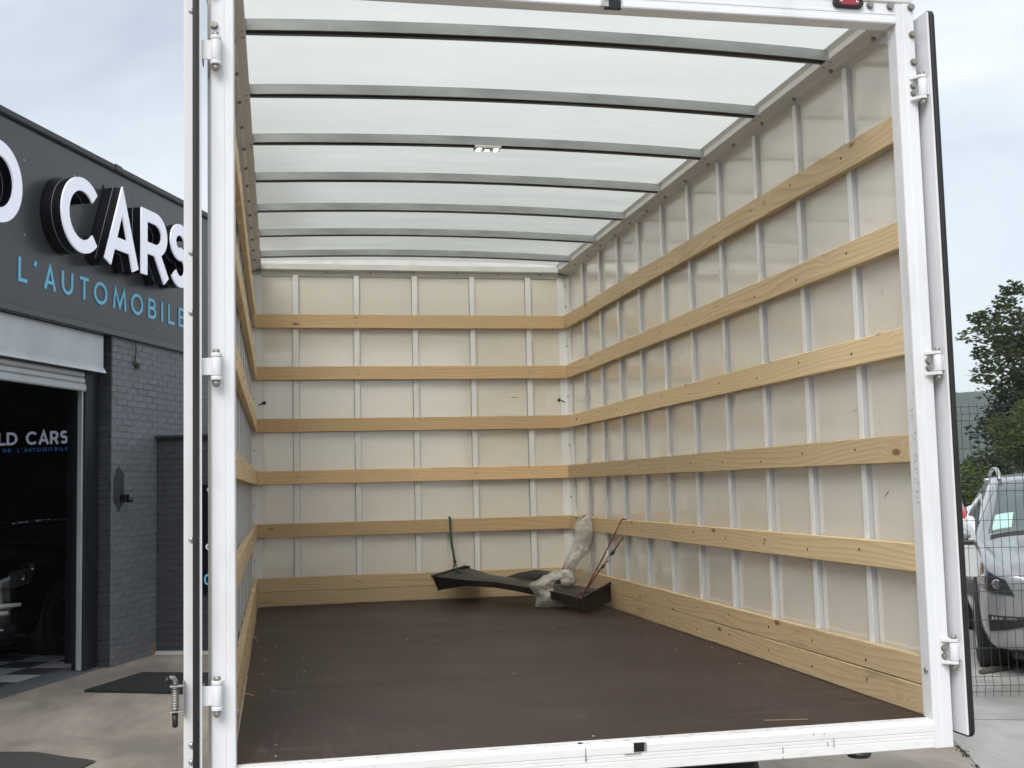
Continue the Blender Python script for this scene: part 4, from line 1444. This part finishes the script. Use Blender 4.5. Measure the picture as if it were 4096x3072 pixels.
gbox('door_frame', M['dark_frame'], (-0.1295, 0.030, 0.0), (0.0, 0.14, 2.828), bevel=0.002)
gbox('frame_edge', M['shutter'], (-0.128, 0.018, 0.0), (-0.121, 0.029, 2.828))
gbox('guide_rail', M['shutter'], (-3.70, 0.030, 0.02), (-3.672, 0.075, 2.828))
gbox('inner_pillar', M['dark_frame'], (0.125, 0.245, 0.02), (0.50, 0.434, 3.25), bevel=0.003)
gbox('pillar_base', M['dark_frame'], (0.119, 0.240, 0.02), (0.506, 0.440, 1.02), bevel=0.003)
# the room behind
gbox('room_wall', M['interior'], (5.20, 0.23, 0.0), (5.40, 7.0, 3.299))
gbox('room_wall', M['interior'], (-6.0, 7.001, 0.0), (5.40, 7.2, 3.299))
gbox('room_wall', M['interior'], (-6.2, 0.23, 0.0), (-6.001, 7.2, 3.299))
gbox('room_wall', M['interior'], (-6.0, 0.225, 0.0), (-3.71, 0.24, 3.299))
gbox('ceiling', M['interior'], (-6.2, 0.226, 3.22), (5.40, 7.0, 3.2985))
# threshold ramp and garage floor tiles
for a, b in ((-3.70, -1.42), (-1.416, -0.001)):
    m = MB()
    m.prism([(-0.030, 0.004), (0.030, 0.012), (0.20, 0.020), (0.262, 0.022), (0.262, 0.0), (-0.03, 0.0)], a, b, 'x')
    m.build('threshold_strip', M['ramp'], garage, GW, bevel=0.002)
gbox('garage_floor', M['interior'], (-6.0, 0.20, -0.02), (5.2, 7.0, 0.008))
tm = []
for k, mt in enumerate((M['tile_light'], M['tile_dark'])):
    m = MB()
    m.box((0.002, 0.002, 0), (0.398, 0.398, 0.012))
    tm.append(m)
for i in range(-10, 4):
    for j in range(9):
        x, y = i * 0.40 - 0.14, 0.266 + j * 0.40
        if x > 0.1 and y < 0.45:
            continue
        W_ = GW @ T(x, y, 0.0085)
        key = 'tile%d' % ((i + j) % 2)
        if key not in globals():
            globals()[key] = tm[(i + j) % 2].mesh('floor_tile', (M['tile_light'], M['tile_dark'])[(i + j) % 2])
        put(globals()[key], 'floor_tile', garage, W_)
# sign hanging inside on the far wall
IS = GW @ Matrix(((0, 1, 0, 5.10), (-1, 0, 0, 0), (0, 0, 1, 0), (0, 0, 0, 1)))     # local x runs along -y of the garage, local y into the wall
sp = MB().box((-6.25, -0.03, 2.19), (-3.10, -0.001, 2.726)).build('indoor_sign', M['letter_black'], garage, IS)
for ch, a, b in (('L', -4.50, -4.372), ('D', -4.358, -4.185), ('C', -4.047, -3.862), ('A', -3.850, -3.678), ('R', -3.662, -3.519), ('S', -3.500, -3.38)):
    letter(ch, a, b, 2.415, 0.19, 0.036, -0.036, -0.029, IS, M['glow_white'], sp)
for ch, a, b in (('D', -4.417, -4.360), ('E', -4.335, -4.285), ('L', -4.182, -4.145), ("'", -4.118, -4.100), ('A', -4.078, -4.022), ('U', -4.004, -3.958), ('T', -3.940, -3.895), ('O', -3.874, -3.810), ('M', -3.786, -3.712), ('O', -3.690, -3.624), ('B', -3.590, -3.546), ('I', -3.520, -3.505), ('L', -3.48, -3.44), ('E', -3.42, -3.38)):
    letter(ch, a, b, 2.312, 0.056, 0.011, -0.035, -0.029, IS, M['glow_blue'], sp)
# iron wall anchor with a bracket, lamp stub on a wire
m = MB()
m.prism([(0.150, 1.935), (0.105, 1.890), (0.062, 1.820), (0.062, 1.600), (0.160, 1.487), (0.252, 1.640), (0.252, 1.860), (0.200, 1.900)], YFACE - 0.014, YFACE - 0.0045, 'y')
wp = m.build('wall_anchor', M['brick_dark'], garage, GW, bevel=0.002)
m = MB()
m.box((0.175, YFACE - 0.075, 1.575), (0.245, YFACE - 0.0145, 1.655))
m.cyl((0.215, YFACE - 0.075, 1.60), (0.255, YFACE - 0.10, 1.60), 0.028, 10)
m.build('anchor_bracket', M['letter_black'], wp, GW, bevel=0.004)
m = MB()
m.tube([(0.44, YFACE - 0.03, 3.20), (0.455, YFACE - 0.03, 3.14), (0.47, YFACE - 0.02, 3.08), (0.455, YFACE - 0.02, 3.02)], 0.006, 6)
ws = m.build('hanging_wire', M['letter_black'], garage, GW)
m = MB()
m.tube([(0.45, YFACE - 0.012, 3.00), (0.49, YFACE - 0.03, 2.96)], [0.022, 0.016], 8)
m.box((0.478, YFACE - 0.045, 2.93), (0.515, YFACE - 0.006, 2.99))
m.build('wire_connector', M['oldwood'], ws, GW)
m = MB()
m.tube([(2.45, YFACE - 0.05, 2.30), (2.45, YFACE - 0.05, 3.21)], 0.035, 12)
m.build('drain_pipe', M['sign_trim'], garage, GW)

# low brick annex in front of the garage wall, its visible side looking at the yard
AX0 = 0.955
annex = thing('brick_annex', 'low black painted brick annex with flat capping beside the garage wall', 'annex', GW @ Vector((AX0, -0.12, 0)), GR)
AW = GW
AF = GW @ Matrix(((0, 1, 0, AX0), (-1, 0, 0, YFACE - 0.012), (0, 0, 1, 0), (0, 0, 0, 1)))     # local x = away from the garage, local y = into the annex
MB().box((0.002, -0.001, 0.0), (2.6, 2.4, 2.236)).build('backing_wall', M['mortar_dark'], annex, AF)
brick_wall(annex, AF, 0.0, 2.6, 0.003, 2.19, dark_meshes, 15, 235, lambda q: q[0] < 1.3)
MB().box((-0.06, -0.055, 2.2365), (2.68, 2.5, 2.262)).build('capping', M['sign_trim'], annex, AF, bevel=0.003)
bs = MB().box((0.498, -0.045, 0.625), (1.36, -0.006, 1.735)).build('info_board', M['letter_black'], annex, AF, bevel=0.003)
letter('V', 0.575, 0.698, 1.570, 0.125, 0.022, -0.049, -0.0445, AF, M['letter_white'], bs)
letter('d', 0.560, 0.632, 1.065, 0.092, 0.017, -0.049, -0.0445, AF, M['letter_white'], bs)
letter('0', 0.544, 0.618, 0.705, 0.108, 0.017, -0.049, -0.0445, AF, M['letter_cyan'], bs)
# pale mortar haunch at the annex foot
m = MB()
m.prism([(-0.06, 0.0), (-0.05, 0.012), (-0.003, 0.03), (-0.003, 0.0)], 0.0, 2.6, 'x')
m.build('mortar_haunch', M['slab'], annex, AF)

# doormat
mat_o = thing('doormat', 'black ribbed rubber doormat lying on the concrete before the annex', 'doormat', (-0.98, 7.43, GZ))
C4 = [Vector((-1.475, 7.15, 0)), Vector((-1.10, 8.00, 0)), Vector((-0.13, 7.62, 0)), Vector((-0.52, 6.70, 0))]
m = MB()
m.face([p + Vector((0, 0, GZ + 0.016)) for p in C4])
m.grid([[p + Vector((0, 0, GZ + 0.003)) for p in C4], [p + Vector((0, 0, GZ + 0.016)) for p in C4]], False, True)
m.build('mat_base', M['mat'], mat_o)
m = MB()
for q in range(26):
    for (a, b, c, d) in ((0, 1, 3, 2), (0, 3, 1, 2)):
        t = (q + 0.5) / 26
        p0, p1 = C4[a].lerp(C4[b], t), C4[c].lerp(C4[d], t)
        dd = (p1 - p0).normalized()
        nn = Vector((-dd.y, dd.x, 0)) * 0.007
        z = GZ + (0.0165 if a == 0 and b == 1 else 0.0170)
        m.grid([[p0 - nn + Vector((0, 0, z)), p0 + Vector((0, 0, z + 0.009)), p0 + nn + Vector((0, 0, z))], [p1 - nn + Vector((0, 0, z)), p1 + Vector((0, 0, z + 0.009)), p1 + nn + Vector((0, 0, z))]], False)
tag(m.build('mat_ribs', M['mat'], mat_o), kind='stuff')


# ------------------------------------------------------------------ cars
def cr(p0, p1, p2, p3, t):
    return 0.5 * (2 * p1 + (p2 - p0) * t + (2 * p0 - 5 * p1 + 4 * p2 - p3) * t * t + (3 * p1 - p0 - 3 * p2 + p3) * t ** 3)


class Body:
    def __init__(s, st):
        s.y = [r[0] for r in st]
        s.rows = []
        for y, wd, zb, zc, ze, wb, zbelt, wr, zr in st:
            s.rows.append([(0, zb), (wd * 0.82, zb), (wd * 0.97, zb + 0.10), (wd, zc), (wd * 0.985, ze), (wb, zbelt), (wb * 0.5 + wr * 0.5, zbelt * 0.42 + zr * 0.58), (wr, zr - 0.045), (wr * 0.74, zr - 0.004), (0, zr + 0.022)])

    def at(s, y, v, side=1):
        n = len(s.y)
        k = 0
        while k < n - 2 and y > s.y[k + 1]:
            k += 1
        t = min(1, max(0, (y - s.y[k]) / (s.y[k + 1] - s.y[k])))
        j = min(int(v), 8)
        q = v - j
        out = []
        for c in range(2):
            vals = []
            for r in (k - 1, k, k + 1, k + 2):
                R = s.rows[min(max(r, 0), n - 1)]
                g = lambda i: R[min(max(i, 0), 9)][c] if i <= 9 else (-R[8][0] if c == 0 else R[8][1])
                vals.append(cr(g(j - 1), g(j), g(j + 1), g(j + 2), q))
            out.append(cr(*vals, t))
        return Vector((side * max(0.0, out[0]), y, out[1]))

    def mesh(s, name, mat):
        ys = []
        for a, b in zip(s.y[:-1], s.y[1:]):
            ys += [a + (b - a) * k / 4 for k in range(4)]
        ys.append(s.y[-1])
        V = [k / 4 for k in range(37)]
        rows = [[s.at(y, v, -1) for v in V] + [s.at(y, v, 1) for v in reversed(V[1:-1])] for y in ys]
        m = MB()
        m.grid(rows, True, True)
        m.face(rows[0])
        m.face(rows[-1][::-1])
        return m

    def patch(s, y0, y1, v0, v1, side, off, m, nu=8, nv=6):
        f0 = y0 if callable(y0) else (lambda v: y0)
        f1 = y1 if callable(y1) else (lambda v: y1)
        rows, inner = [], []
        for i in range(nu + 1):
            r, r2 = [], []
            for j in range(nv + 1):
                v = v0 + (v1 - v0) * j / nv
                a, b = f0((v - v0) / (v1 - v0)), f1((v - v0) / (v1 - v0))
                y = a + (b - a) * i / nu
                p = s.at(y, v, side)
                e = 0.02
                du = s.at(y + e, v, side) - s.at(y - e if y > e else 0, v, side)
                dv = s.at(y, min(9, v + 0.05), side) - s.at(y, max(0, v - 0.05), side)
                nn = du.cross(dv)
                nn = nn.normalized() if nn.length > 1e-9 else Vector((side, 0, 0))
                if nn.dot(p - Vector((0, y, 0.55))) < 0:
                    nn = -nn
                r.append(p + nn * off)
                r2.append(p - nn * 0.01)
            rows.append(r)
            inner.append(r2)
        m.grid(rows, True)
        edge = [rows[i][0] for i in range(nu + 1)] + [rows[nu][j] for j in range(1, nv + 1)] + [rows[i][nv] for i in range(nu - 1, -1, -1)] + [rows[0][j] for j in range(nv - 1, 0, -1)]
        ed2 = [inner[i][0] for i in range(nu + 1)] + [inner[nu][j] for j in range(1, nv + 1)] + [inner[i][nv] for i in range(nu - 1, -1, -1)] + [inner[0][j] for j in range(nv - 1, 0, -1)]
        m.grid([edge, ed2], False, True)
        return m


SUV = [(0.00, .58, .31, .50, .66, .56, .76, .48, .82), (.06, .77, .25, .50, .68, .745, .80, .62, .875), (.20, .885, .22, .50, .70, .85, .86, .70, .935), (.55, .925, .22, .52, .74, .88, .93, .73, .99), (1.05, .93, .21, .52, .78, .885, 1.0, .79, 1.06), (1.28, .93, .21, .52, .79, .885, 1.04, .79, 1.14), (1.70, .93, .21, .52, .80, .88, 1.07, .68, 1.44), (2.10, .93, .21, .52, .80, .875, 1.08, .645, 1.60), (2.8, .93, .21, .52, .80, .87, 1.09, .635, 1.64), (3.6, .93, .22, .52, .80, .87, 1.10, .62, 1.62), (4.10, .92, .25, .52, .80, .86, 1.10, .60, 1.54), (4.34, .90, .29, .52, .80, .84, 1.08, .62, 1.28), (4.48, .86, .33, .52, .78, .80, 1.0, .64, 1.08)]


def make_car(name, label, loc, rz, st, paint, group=None, dark=False):
    root = thing(name, label, 'car', loc, rz, group)
    LOCAL[0] = WM[root].copy()
    B = Body(st)
    Lc = st[-1][0]
    B.mesh(None, None).build('body', paint, root)
    wsy = (1.30, 2.02)
    m = MB()
    for s in (-1, 1):
        B.patch(lambda t: wsy[0] - 0.05 * t, lambda t: wsy[1] + 0.03 * t, 7.12, 9.0, s, 0.004, m, 10, 8)
    m.build('windscreen', M['windscreen'] if not dark else M['glass'], root)
    m = MB()
    B.patch(wsy[0] - 0.10, wsy[0] - 0.035, 7.3, 9.0, -1, 0.005, m, 3, 8)
    B.patch(wsy[0] - 0.10, wsy[0] - 0.035, 7.3, 9.0, 1, 0.005, m, 3, 8)
    m.build('scuttle_panel', M['blackplastic'], root)
    for s in (-1, 1):
        spans = ((lambda t: 1.52 + 0.36 * t, 2.42), (2.47, 3.30), (3.35, lambda t: 4.02 - 0.18 * t))
        for a, b in spans:
            m = MB()
            B.patch(a, b, 5.18, 6.88, s, 0.004, m, 8, 5)
            m.build('side_window', M['glass'], root)
        m = MB()
        if dark:
            B.patch(lambda t: 0.06 + 0.10 * t, lambda t: 0.34 + 0.28 * t, 4.25, 5.6, s, 0.006, m, 10, 6)
        else:
            B.patch(lambda t: 0.035 + 0.02 * t, lambda t: 0.50 - 0.05 * t, 4.02, 4.98, s, 0.016, m, 14, 6)
        hl = m.build('headlight', M['lamp'], root)
        m = MB()
        if not dark:
            B.patch(0.40, 0.475, 4.12, 4.85, s, 0.020, m, 3, 3)
            m.build('indicator', M['lamp_orange'], hl)
            for y, v in ((0.10, 4.5), (0.24, 4.45)):
                c = B.at(y, v, s)
                m = MB()
                m.tube([c + Vector((0, 0.01, 0)), c + Vector((s * 0.010, -0.026, 0))], [0.050, 0.034], 14)
                m.build('lamp_bowl', M['chrome'], hl)
        else:
            for y, v, r in ((0.42, 5.25, 0.06), (0.26, 4.75, 0.05)):
                c = B.at(y, v, s)
                m2 = MB()
                m2.tube([c, c + Vector((s * 0.006, -0.012, 0.006))], [r, r * 0.6], 12)
                m2.build('lamp_bowl', M['chrome'], hl)
        m = MB()
        if not dark:
            B.patch(0.015, 0.17, 2.35, 3.05, s, 0.013, m, 8, 5)
            fg = m.build('lower_intake', M['blackplastic'], root)
            m = MB()
            for k in range(4):
                B.patch(0.03 + k * 0.028, 0.05 + k * 0.028, 2.86, 3.0, s, 0.018, m, 1, 2)
            m.build('daytime_lamp', M['chrome'], fg)
        else:
            for z_, y_ in ((0.565, 0.02), (0.495, -0.01)):
                m = MB()
                m.tube([(s * 0.20, -0.06, z_), (s * 0.55, -0.045, z_), (s * 0.74, 0.0, z_), (s * (0.84 if z_ < 0.53 else 0.90), 0.075 if z_ < 0.53 else 0.19, z_ + 0.003)], [0.026, 0.026, 0.026, 0.020], 10)
                m.build('bumper_bar', M['bar_silver'], root)
            m = MB()
            m.tube([(s * 0.25, -0.055, 0.33), (s * 0.60, -0.03, 0.33), (s * 0.80, 0.06, 0.335)], [0.012, 0.014, 0.010], 8)
            m.build('bumper_bar', M['bar_silver'], root)
        # rear lamp, mirror, handles
        m = MB()
        B.patch(Lc - 0.30, Lc - 0.05, 5.15, 5.75, s, 0.006, m)
        m.build('tail_light', M['paint_red'], root)
        m = MB()
        my, mz = (1.55, 1.08)
        xw = 0.93
        rows = []
        for k in range(7):
            a = k / 6
            rr_ = sin(pi * (0.08 + 0.84 * a))
            rows.append([(s * (xw - 0.02 + 0.24 * a), my + 0.06 * a + 0.055 * rr_ * cos(t), mz + 0.01 + 0.085 * rr_ * sin(t)) for t in [2 * pi * i / 12 for i in range(12)]])
        m.grid(rows, True, True)
        m.face(rows[0])
        m.face(rows[-1])
        mi = m.build('door_mirror', paint, root)
        m = MB()
        m.box((s * 0.84, my - 0.02, mz - 0.085), (s * 1.10, my + 0.075, mz - 0.04))
        m.build('mirror_base', M['blackplastic'], mi, bevel=0.012)
        for y in (2.25, 3.1):
            c = B.at(y, 4.6, s)
            m = MB()
            m.box((c.x - 0.014, y - 0.09, c.z - 0.012), (c.x + 0.014, y + 0.09, c.z + 0.012))
            m.build('door_handle', paint, root, bevel=0.006)
        if not dark:
            m = MB()
            m.tube([(s * 0.60, 2.02, 1.585), (s * 0.605, 2.12, 1.668), (s * 0.60, 2.35, 1.695), (s * 0.59, 3.0, 1.70), (s * 0.575, 3.7, 1.675), (s * 0.57, 3.85, 1.62)], 0.020, 8)
            m.build('roof_rail', paint if paint is M['paint_silver'] else M['blackplastic'], root)
    # front openings, bumper strip, rear window and plate recess
    m = MB()
    if not dark:
        m.prism([(-0.50, 0.40), (0.50, 0.40), (0.56, 0.50), (-0.56, 0.50)], -0.006, 0.02, 'y')
        m.build('lower_grille', M['blackplastic'], root)
        m = MB()
        m.prism([(-0.40, 0.66), (0.40, 0.66), (0.46, 0.755), (-0.46, 0.755)], -0.006, 0.02, 'y')
        gl = m.build('upper_grille', M['blackplastic'], root)
        for k in range(5):
            m = MB()
            m.box((-0.43, -0.014, 0.672 + k * 0.018), (0.43, -0.004, 0.677 + k * 0.018))
            m.build('grille_slat', M['chrome'], gl)
    else:
        m.prism([(-0.48, 0.24), (0.48, 0.24), (0.50, 0.36), (-0.50, 0.36)], -0.006, 0.02, 'y')
        m.build('lower_grille', M['blackplastic'], root)
    m = MB()
    for s in (-1, 1):
        B.patch(4.12, lambda t: 4.36, 7.2, 9.0, s, 0.006, m, 6, 8)
    m.build('rear_window', M['glass'], root)
    if not dark:
        MB().box((-0.62, 4.04, 1.555), (0.62, 4.22, 1.60)).build('roof_spoiler', paint, root, bevel=0.012)
    MB().box((-0.70, 0.15, 0.16), (0.70, Lc - 0.2, 0.30)).build('underbody', M['underbody'], root)
    r_ = 0.345
    for y in (0.90, 3.52):
        for s in (-1, 1):
            m = MB()
            x0, x1 = sorted((s * 0.62, s * 0.9345))
            m.cyl((x0, y, r_ + 0.01), (x1, y, r_ + 0.01), r_ + 0.055, 32)
            m.build('wheel_arch', M['underbody'], root)
            Wm = WM[root] @ T(s * 0.832, y, r_)
            key = 'W'
            if key not in CW:
                a_, b_ = wheel_mesh(r_, 0.225)
                CW[key] = (a_.mesh('tyre', M['tyre']), b_.mesh('wheel_rim', M['steel']))
            wh = put(CW[key][0], 'wheel', root, Wm)
            put(CW[key][1], 'wheel_rim', wh, Wm)
    LOCAL[0] = Matrix()
    return root, B


CW = {}
silver, SB = make_car('parked_car', 'silver estate car with roof rails parked nose first behind the mesh fence', (6.48, 4.72, GZ), radians(-30), SUV, M['paint_silver'], 'cars parked behind the fence')
make_car('parked_car', 'white car seen from behind with a red tail light beyond the silver car', (8.42 + 2.24, 11.16 + 3.88, GZ), radians(150), SUV, M['paint_white'], 'cars parked behind the fence')
make_car('parked_car', 'black car with round headlights standing in the dark garage behind the roller door', GW @ Vector((0.0, 1.86, 0.02)), GR - pi / 2, [r[:8] + ((1.10 + (r[8] - 1.10) * 0.5) if r[0] > 1.5 and r[8] > 1.1 else r[8],) for r in SUV], M['paint_black'], dark=True)
m = MB()
SB.patch(lambda t: 1.325, lambda t: 1.50, 7.34, 8.02, -1, 0.007, m, 4, 6)
po = put(m.mesh('paper_sheet', M['paper']), 'paper_sheet', None, WM[silver])
tag(po, 'pale green paper sheet behind the windscreen of the silver car', 'paper')

# ------------------------------------------------------------------ mesh fence
F0, FD = Vector((5.148, 4.516, GZ)), Vector((0.97679, -0.21418, 0))
fence = thing('mesh_fence', 'dark welded wire mesh fence standing in front of the silver car', 'fence', F0)
FM = Matrix(((FD.x, -FD.y, 0, F0.x), (FD.y, FD.x, 0, F0.y), (0, 0, 1, GZ), (0, 0, 0, 1)))
ZH = (0.054, 0.103, 0.165, 0.371, 0.575, 0.783, 0.836, 0.892, 1.104, 1.306, 1.521, 1.574, 1.63, 1.84, 2.05, 2.10, 2.155)
vm = MB()
zv = [(0.02, 0), (0.052, 0), (0.103, -0.018), (0.160, 0), (0.78, 0), (0.836, -0.018), (0.892, 0), (1.518, 0), (1.574, -0.018), (1.63, 0), (2.045, 0), (2.10, -0.018), (2.155, 0), (2.18, 0)]
vm.tube([(0, y, z) for z, y in zv], 0.0021, 5)
VMM = vm.mesh('wire', M['fence'])
X0, X1 = -0.80, 1.72
for k in range(42):
    put(VMM, 'wire', fence, FM @ T(X0 + 0.012 + k * 0.0615, 0, 0))
hm = MB()
hm.cyl((X0, 0, 0), (X1, 0, 0), 0.0024, 5)
HMM = hm.mesh('wire', M['fence'])
for z in ZH:
    y = {0.103: -0.018, 0.836: -0.018, 1.574: -0.018, 2.10: -0.018}.get(z, 0)
    put(HMM, 'wire', fence, FM @ T(0, y - 0.0045, z))
for x in (X0 - 0.03, X1 + 0.03):
    MB().box((x - 0.03, -0.02, 0), (x + 0.03, 0.04, 2.22)).build('fence_post', M['fence'], fence, FM, bevel=0.004)
# offcut of old wood on the concrete
m = MB()
m.tube([(5.80, 5.45, GZ + 0.024), (5.93, 5.50, GZ + 0.026), (6.18, 5.585, GZ + 0.022)], [0.020, 0.032, 0.016], 6)
tag(m.build('wood_offcut', M['oldwood']), 'dark weathered piece of wood lying on the concrete before the silver car', 'wood')

# ------------------------------------------------------------------ thin haze in the air
hz = MB().box((-640, -640, GZ - 1.0), (1240, 1240, 56)).build('haze', None)
hm_ = bpy.data.materials.new('haze')
hm_.use_nodes = True
ht = hm_.node_tree
ht.nodes.clear()
ho = ht.nodes.new('ShaderNodeOutputMaterial')
hv = ht.nodes.new('ShaderNodeVolumePrincipled')
hv.inputs['Color'].default_value = (0.82, 0.90, 1.0, 1)
hv.inputs['Density'].default_value = 0.0004
ht.links.new(hv.outputs[0], ho.inputs['Volume'])
hz.data.materials.append(hm_)
hz['kind'] = 'stuff'
# ------------------------------------------------------------------ trees
def leaves(m, c, rad, n, size, r, dens=1.0, hollow=0.35, flat=0.6):
    c = Vector(c)
    for _ in range(n):
        while True:
            p = Vector((r.uniform(-1, 1), r.uniform(-1, 1), r.uniform(-1, 1)))
            if hollow < p.length < 1:
                break
        q = Vector((p.x * rad[0], p.y * rad[1], p.z * rad[2])) + c
        a = r.uniform(0, 2 * pi)
        u = Vector((cos(a), sin(a), r.uniform(-flat, flat))).normalized() * size * r.uniform(0.6, 1.3)
        v = u.cross(Vector((r.gauss(0, 1), r.gauss(0, 1), r.gauss(0, 1)))).normalized() * size * r.uniform(0.3, 0.55)
        m.v += [tuple(q - u), tuple(q + v * 0.9), tuple(q + u), tuple(q - v * 0.9)]
        i = len(m.v) - 4
        m.f.append((i, i + 1, i + 2, i + 3))
        m.sm.append(False)


def tree(name, label, base, hgt, crown_c, crown_r, clumps, per, size, mat, seed, extra=(), group=None, cr_=(0.7, 1.25)):
    r = random.Random(seed)
    root = thing(name, label, 'tree' if 'tree' in name else 'bush', base, 0, group)
    b = Vector(base)
    m = MB()
    cc = Vector(crown_c)
    top = Vector((b.x * 0.6 + cc.x * 0.4, cc.y, cc.z + crown_r[2] * 0.4))
    r0 = max(0.03, hgt * 0.028)
    m.tube([b, b.lerp(top, 0.35) + Vector((0.1, 0, 0)), b.lerp(top, 0.7), top], [r0, r0 * 0.8, r0 * 0.5, r0 * 0.15], 9)
    cl = MB()
    pts = []
    for k in range(clumps):
        while True:
            p = Vector((r.uniform(-1, 1), r.uniform(-1, 1), r.uniform(-1, 1)))
            if 0.45 < p.length < 1:
                break
        pts.append(cc + Vector((p.x * crown_r[0], p.y * crown_r[1], p.z * crown_r[2])))
    pts += [Vector(e) for e in extra]
    for k, p in enumerate(pts):
        s = r.uniform(*cr_) * (0.42 if k >= clumps else 1.0)
        leaves(cl, p, (s, s, s * 0.72), int(per * (0.35 if k >= clumps else 1) * r.uniform(0.7, 1.2)), size, r)
        if k % 2 == 0 or k >= clumps:
            st = b.lerp(top, 0.35 + 0.4 * r.random())
            mid = st.lerp(p, 0.5) + Vector((0, 0, 0.25 * r.uniform(-0.5, 1)))
            m.tube([st, mid, st.lerp(p, 0.8)], [r0 * 0.25, r0 * 0.13, 0.008], 5)
    m.build('trunk', M['bark'], root)
    cl.build('crown', mat, root, fix=False)
    return root


tree('broadleaf_tree', 'tall dark leafy tree standing behind the parked cars', (26.4, 30.5, GZ), 8.5, (27.4, 30.3, 4.5), (4.0, 3.4, 3.2), 110, 270, 0.12, M['leaf'], 4, extra=[(21.9, 30, 5.15), (22.15, 30, 5.75), (22.6, 30, 5.45), (23.5, 30, 6.7), (22.8, 30, 5.9), (23.2, 30, 6.25), (22.2, 30, 4.6), (22.2, 30, 3.9), (22.6, 30, 4.2), (23.0, 30, 4.9)])
tree('broadleaf_tree', 'mid green lower tree filling the space under the tall dark crown', (25.6, 32.5, GZ), 5.0, (27.0, 32.5, 2.3), (3.0, 1.6, 1.9), 45, 300, 0.12, M['leaf_dark'], 44)
tree('leafy_bush', 'light green bush below the tall dark tree', (22.9, 28.3, GZ), 3.8, (22.75, 28.3, 1.75), (0.9, 0.9, 1.15), 12, 420, 0.085, M['leaf_light'], 8, cr_=(0.5, 0.8))
HL = ('bright green hedge bush just right of the open truck door', 'dark green hedge bush above the white car roof', 'low bright green bush above the roof of the silver car', 'dark green bush at the foot of the light green one', 'bright green hedge bush at the right end of the row', 'dark green hedge bush hidden partly by the open truck door')
for k, (x, y, h, mt) in enumerate(((18.6, 26.4, 1.5, 'leaf_light'), (20.0, 27.0, 1.7, 'leaf_dark'), (21.6, 26.2, 1.35, 'leaf_light'), (23.2, 26.5, 1.6, 'leaf_dark'), (24.8, 26.8, 1.9, 'leaf_light'), (17.2, 27.2, 1.5, 'leaf_dark'))):
    tree('hedge_bush', HL[k], (x, y, GZ), 2.2, (x, y, GZ + h * 0.75), (0.9, 0.8, h * 0.55), 10, 380, 0.08, M[mt], 20 + k, group='hedge bushes beyond the cars', cr_=(0.5, 0.8))
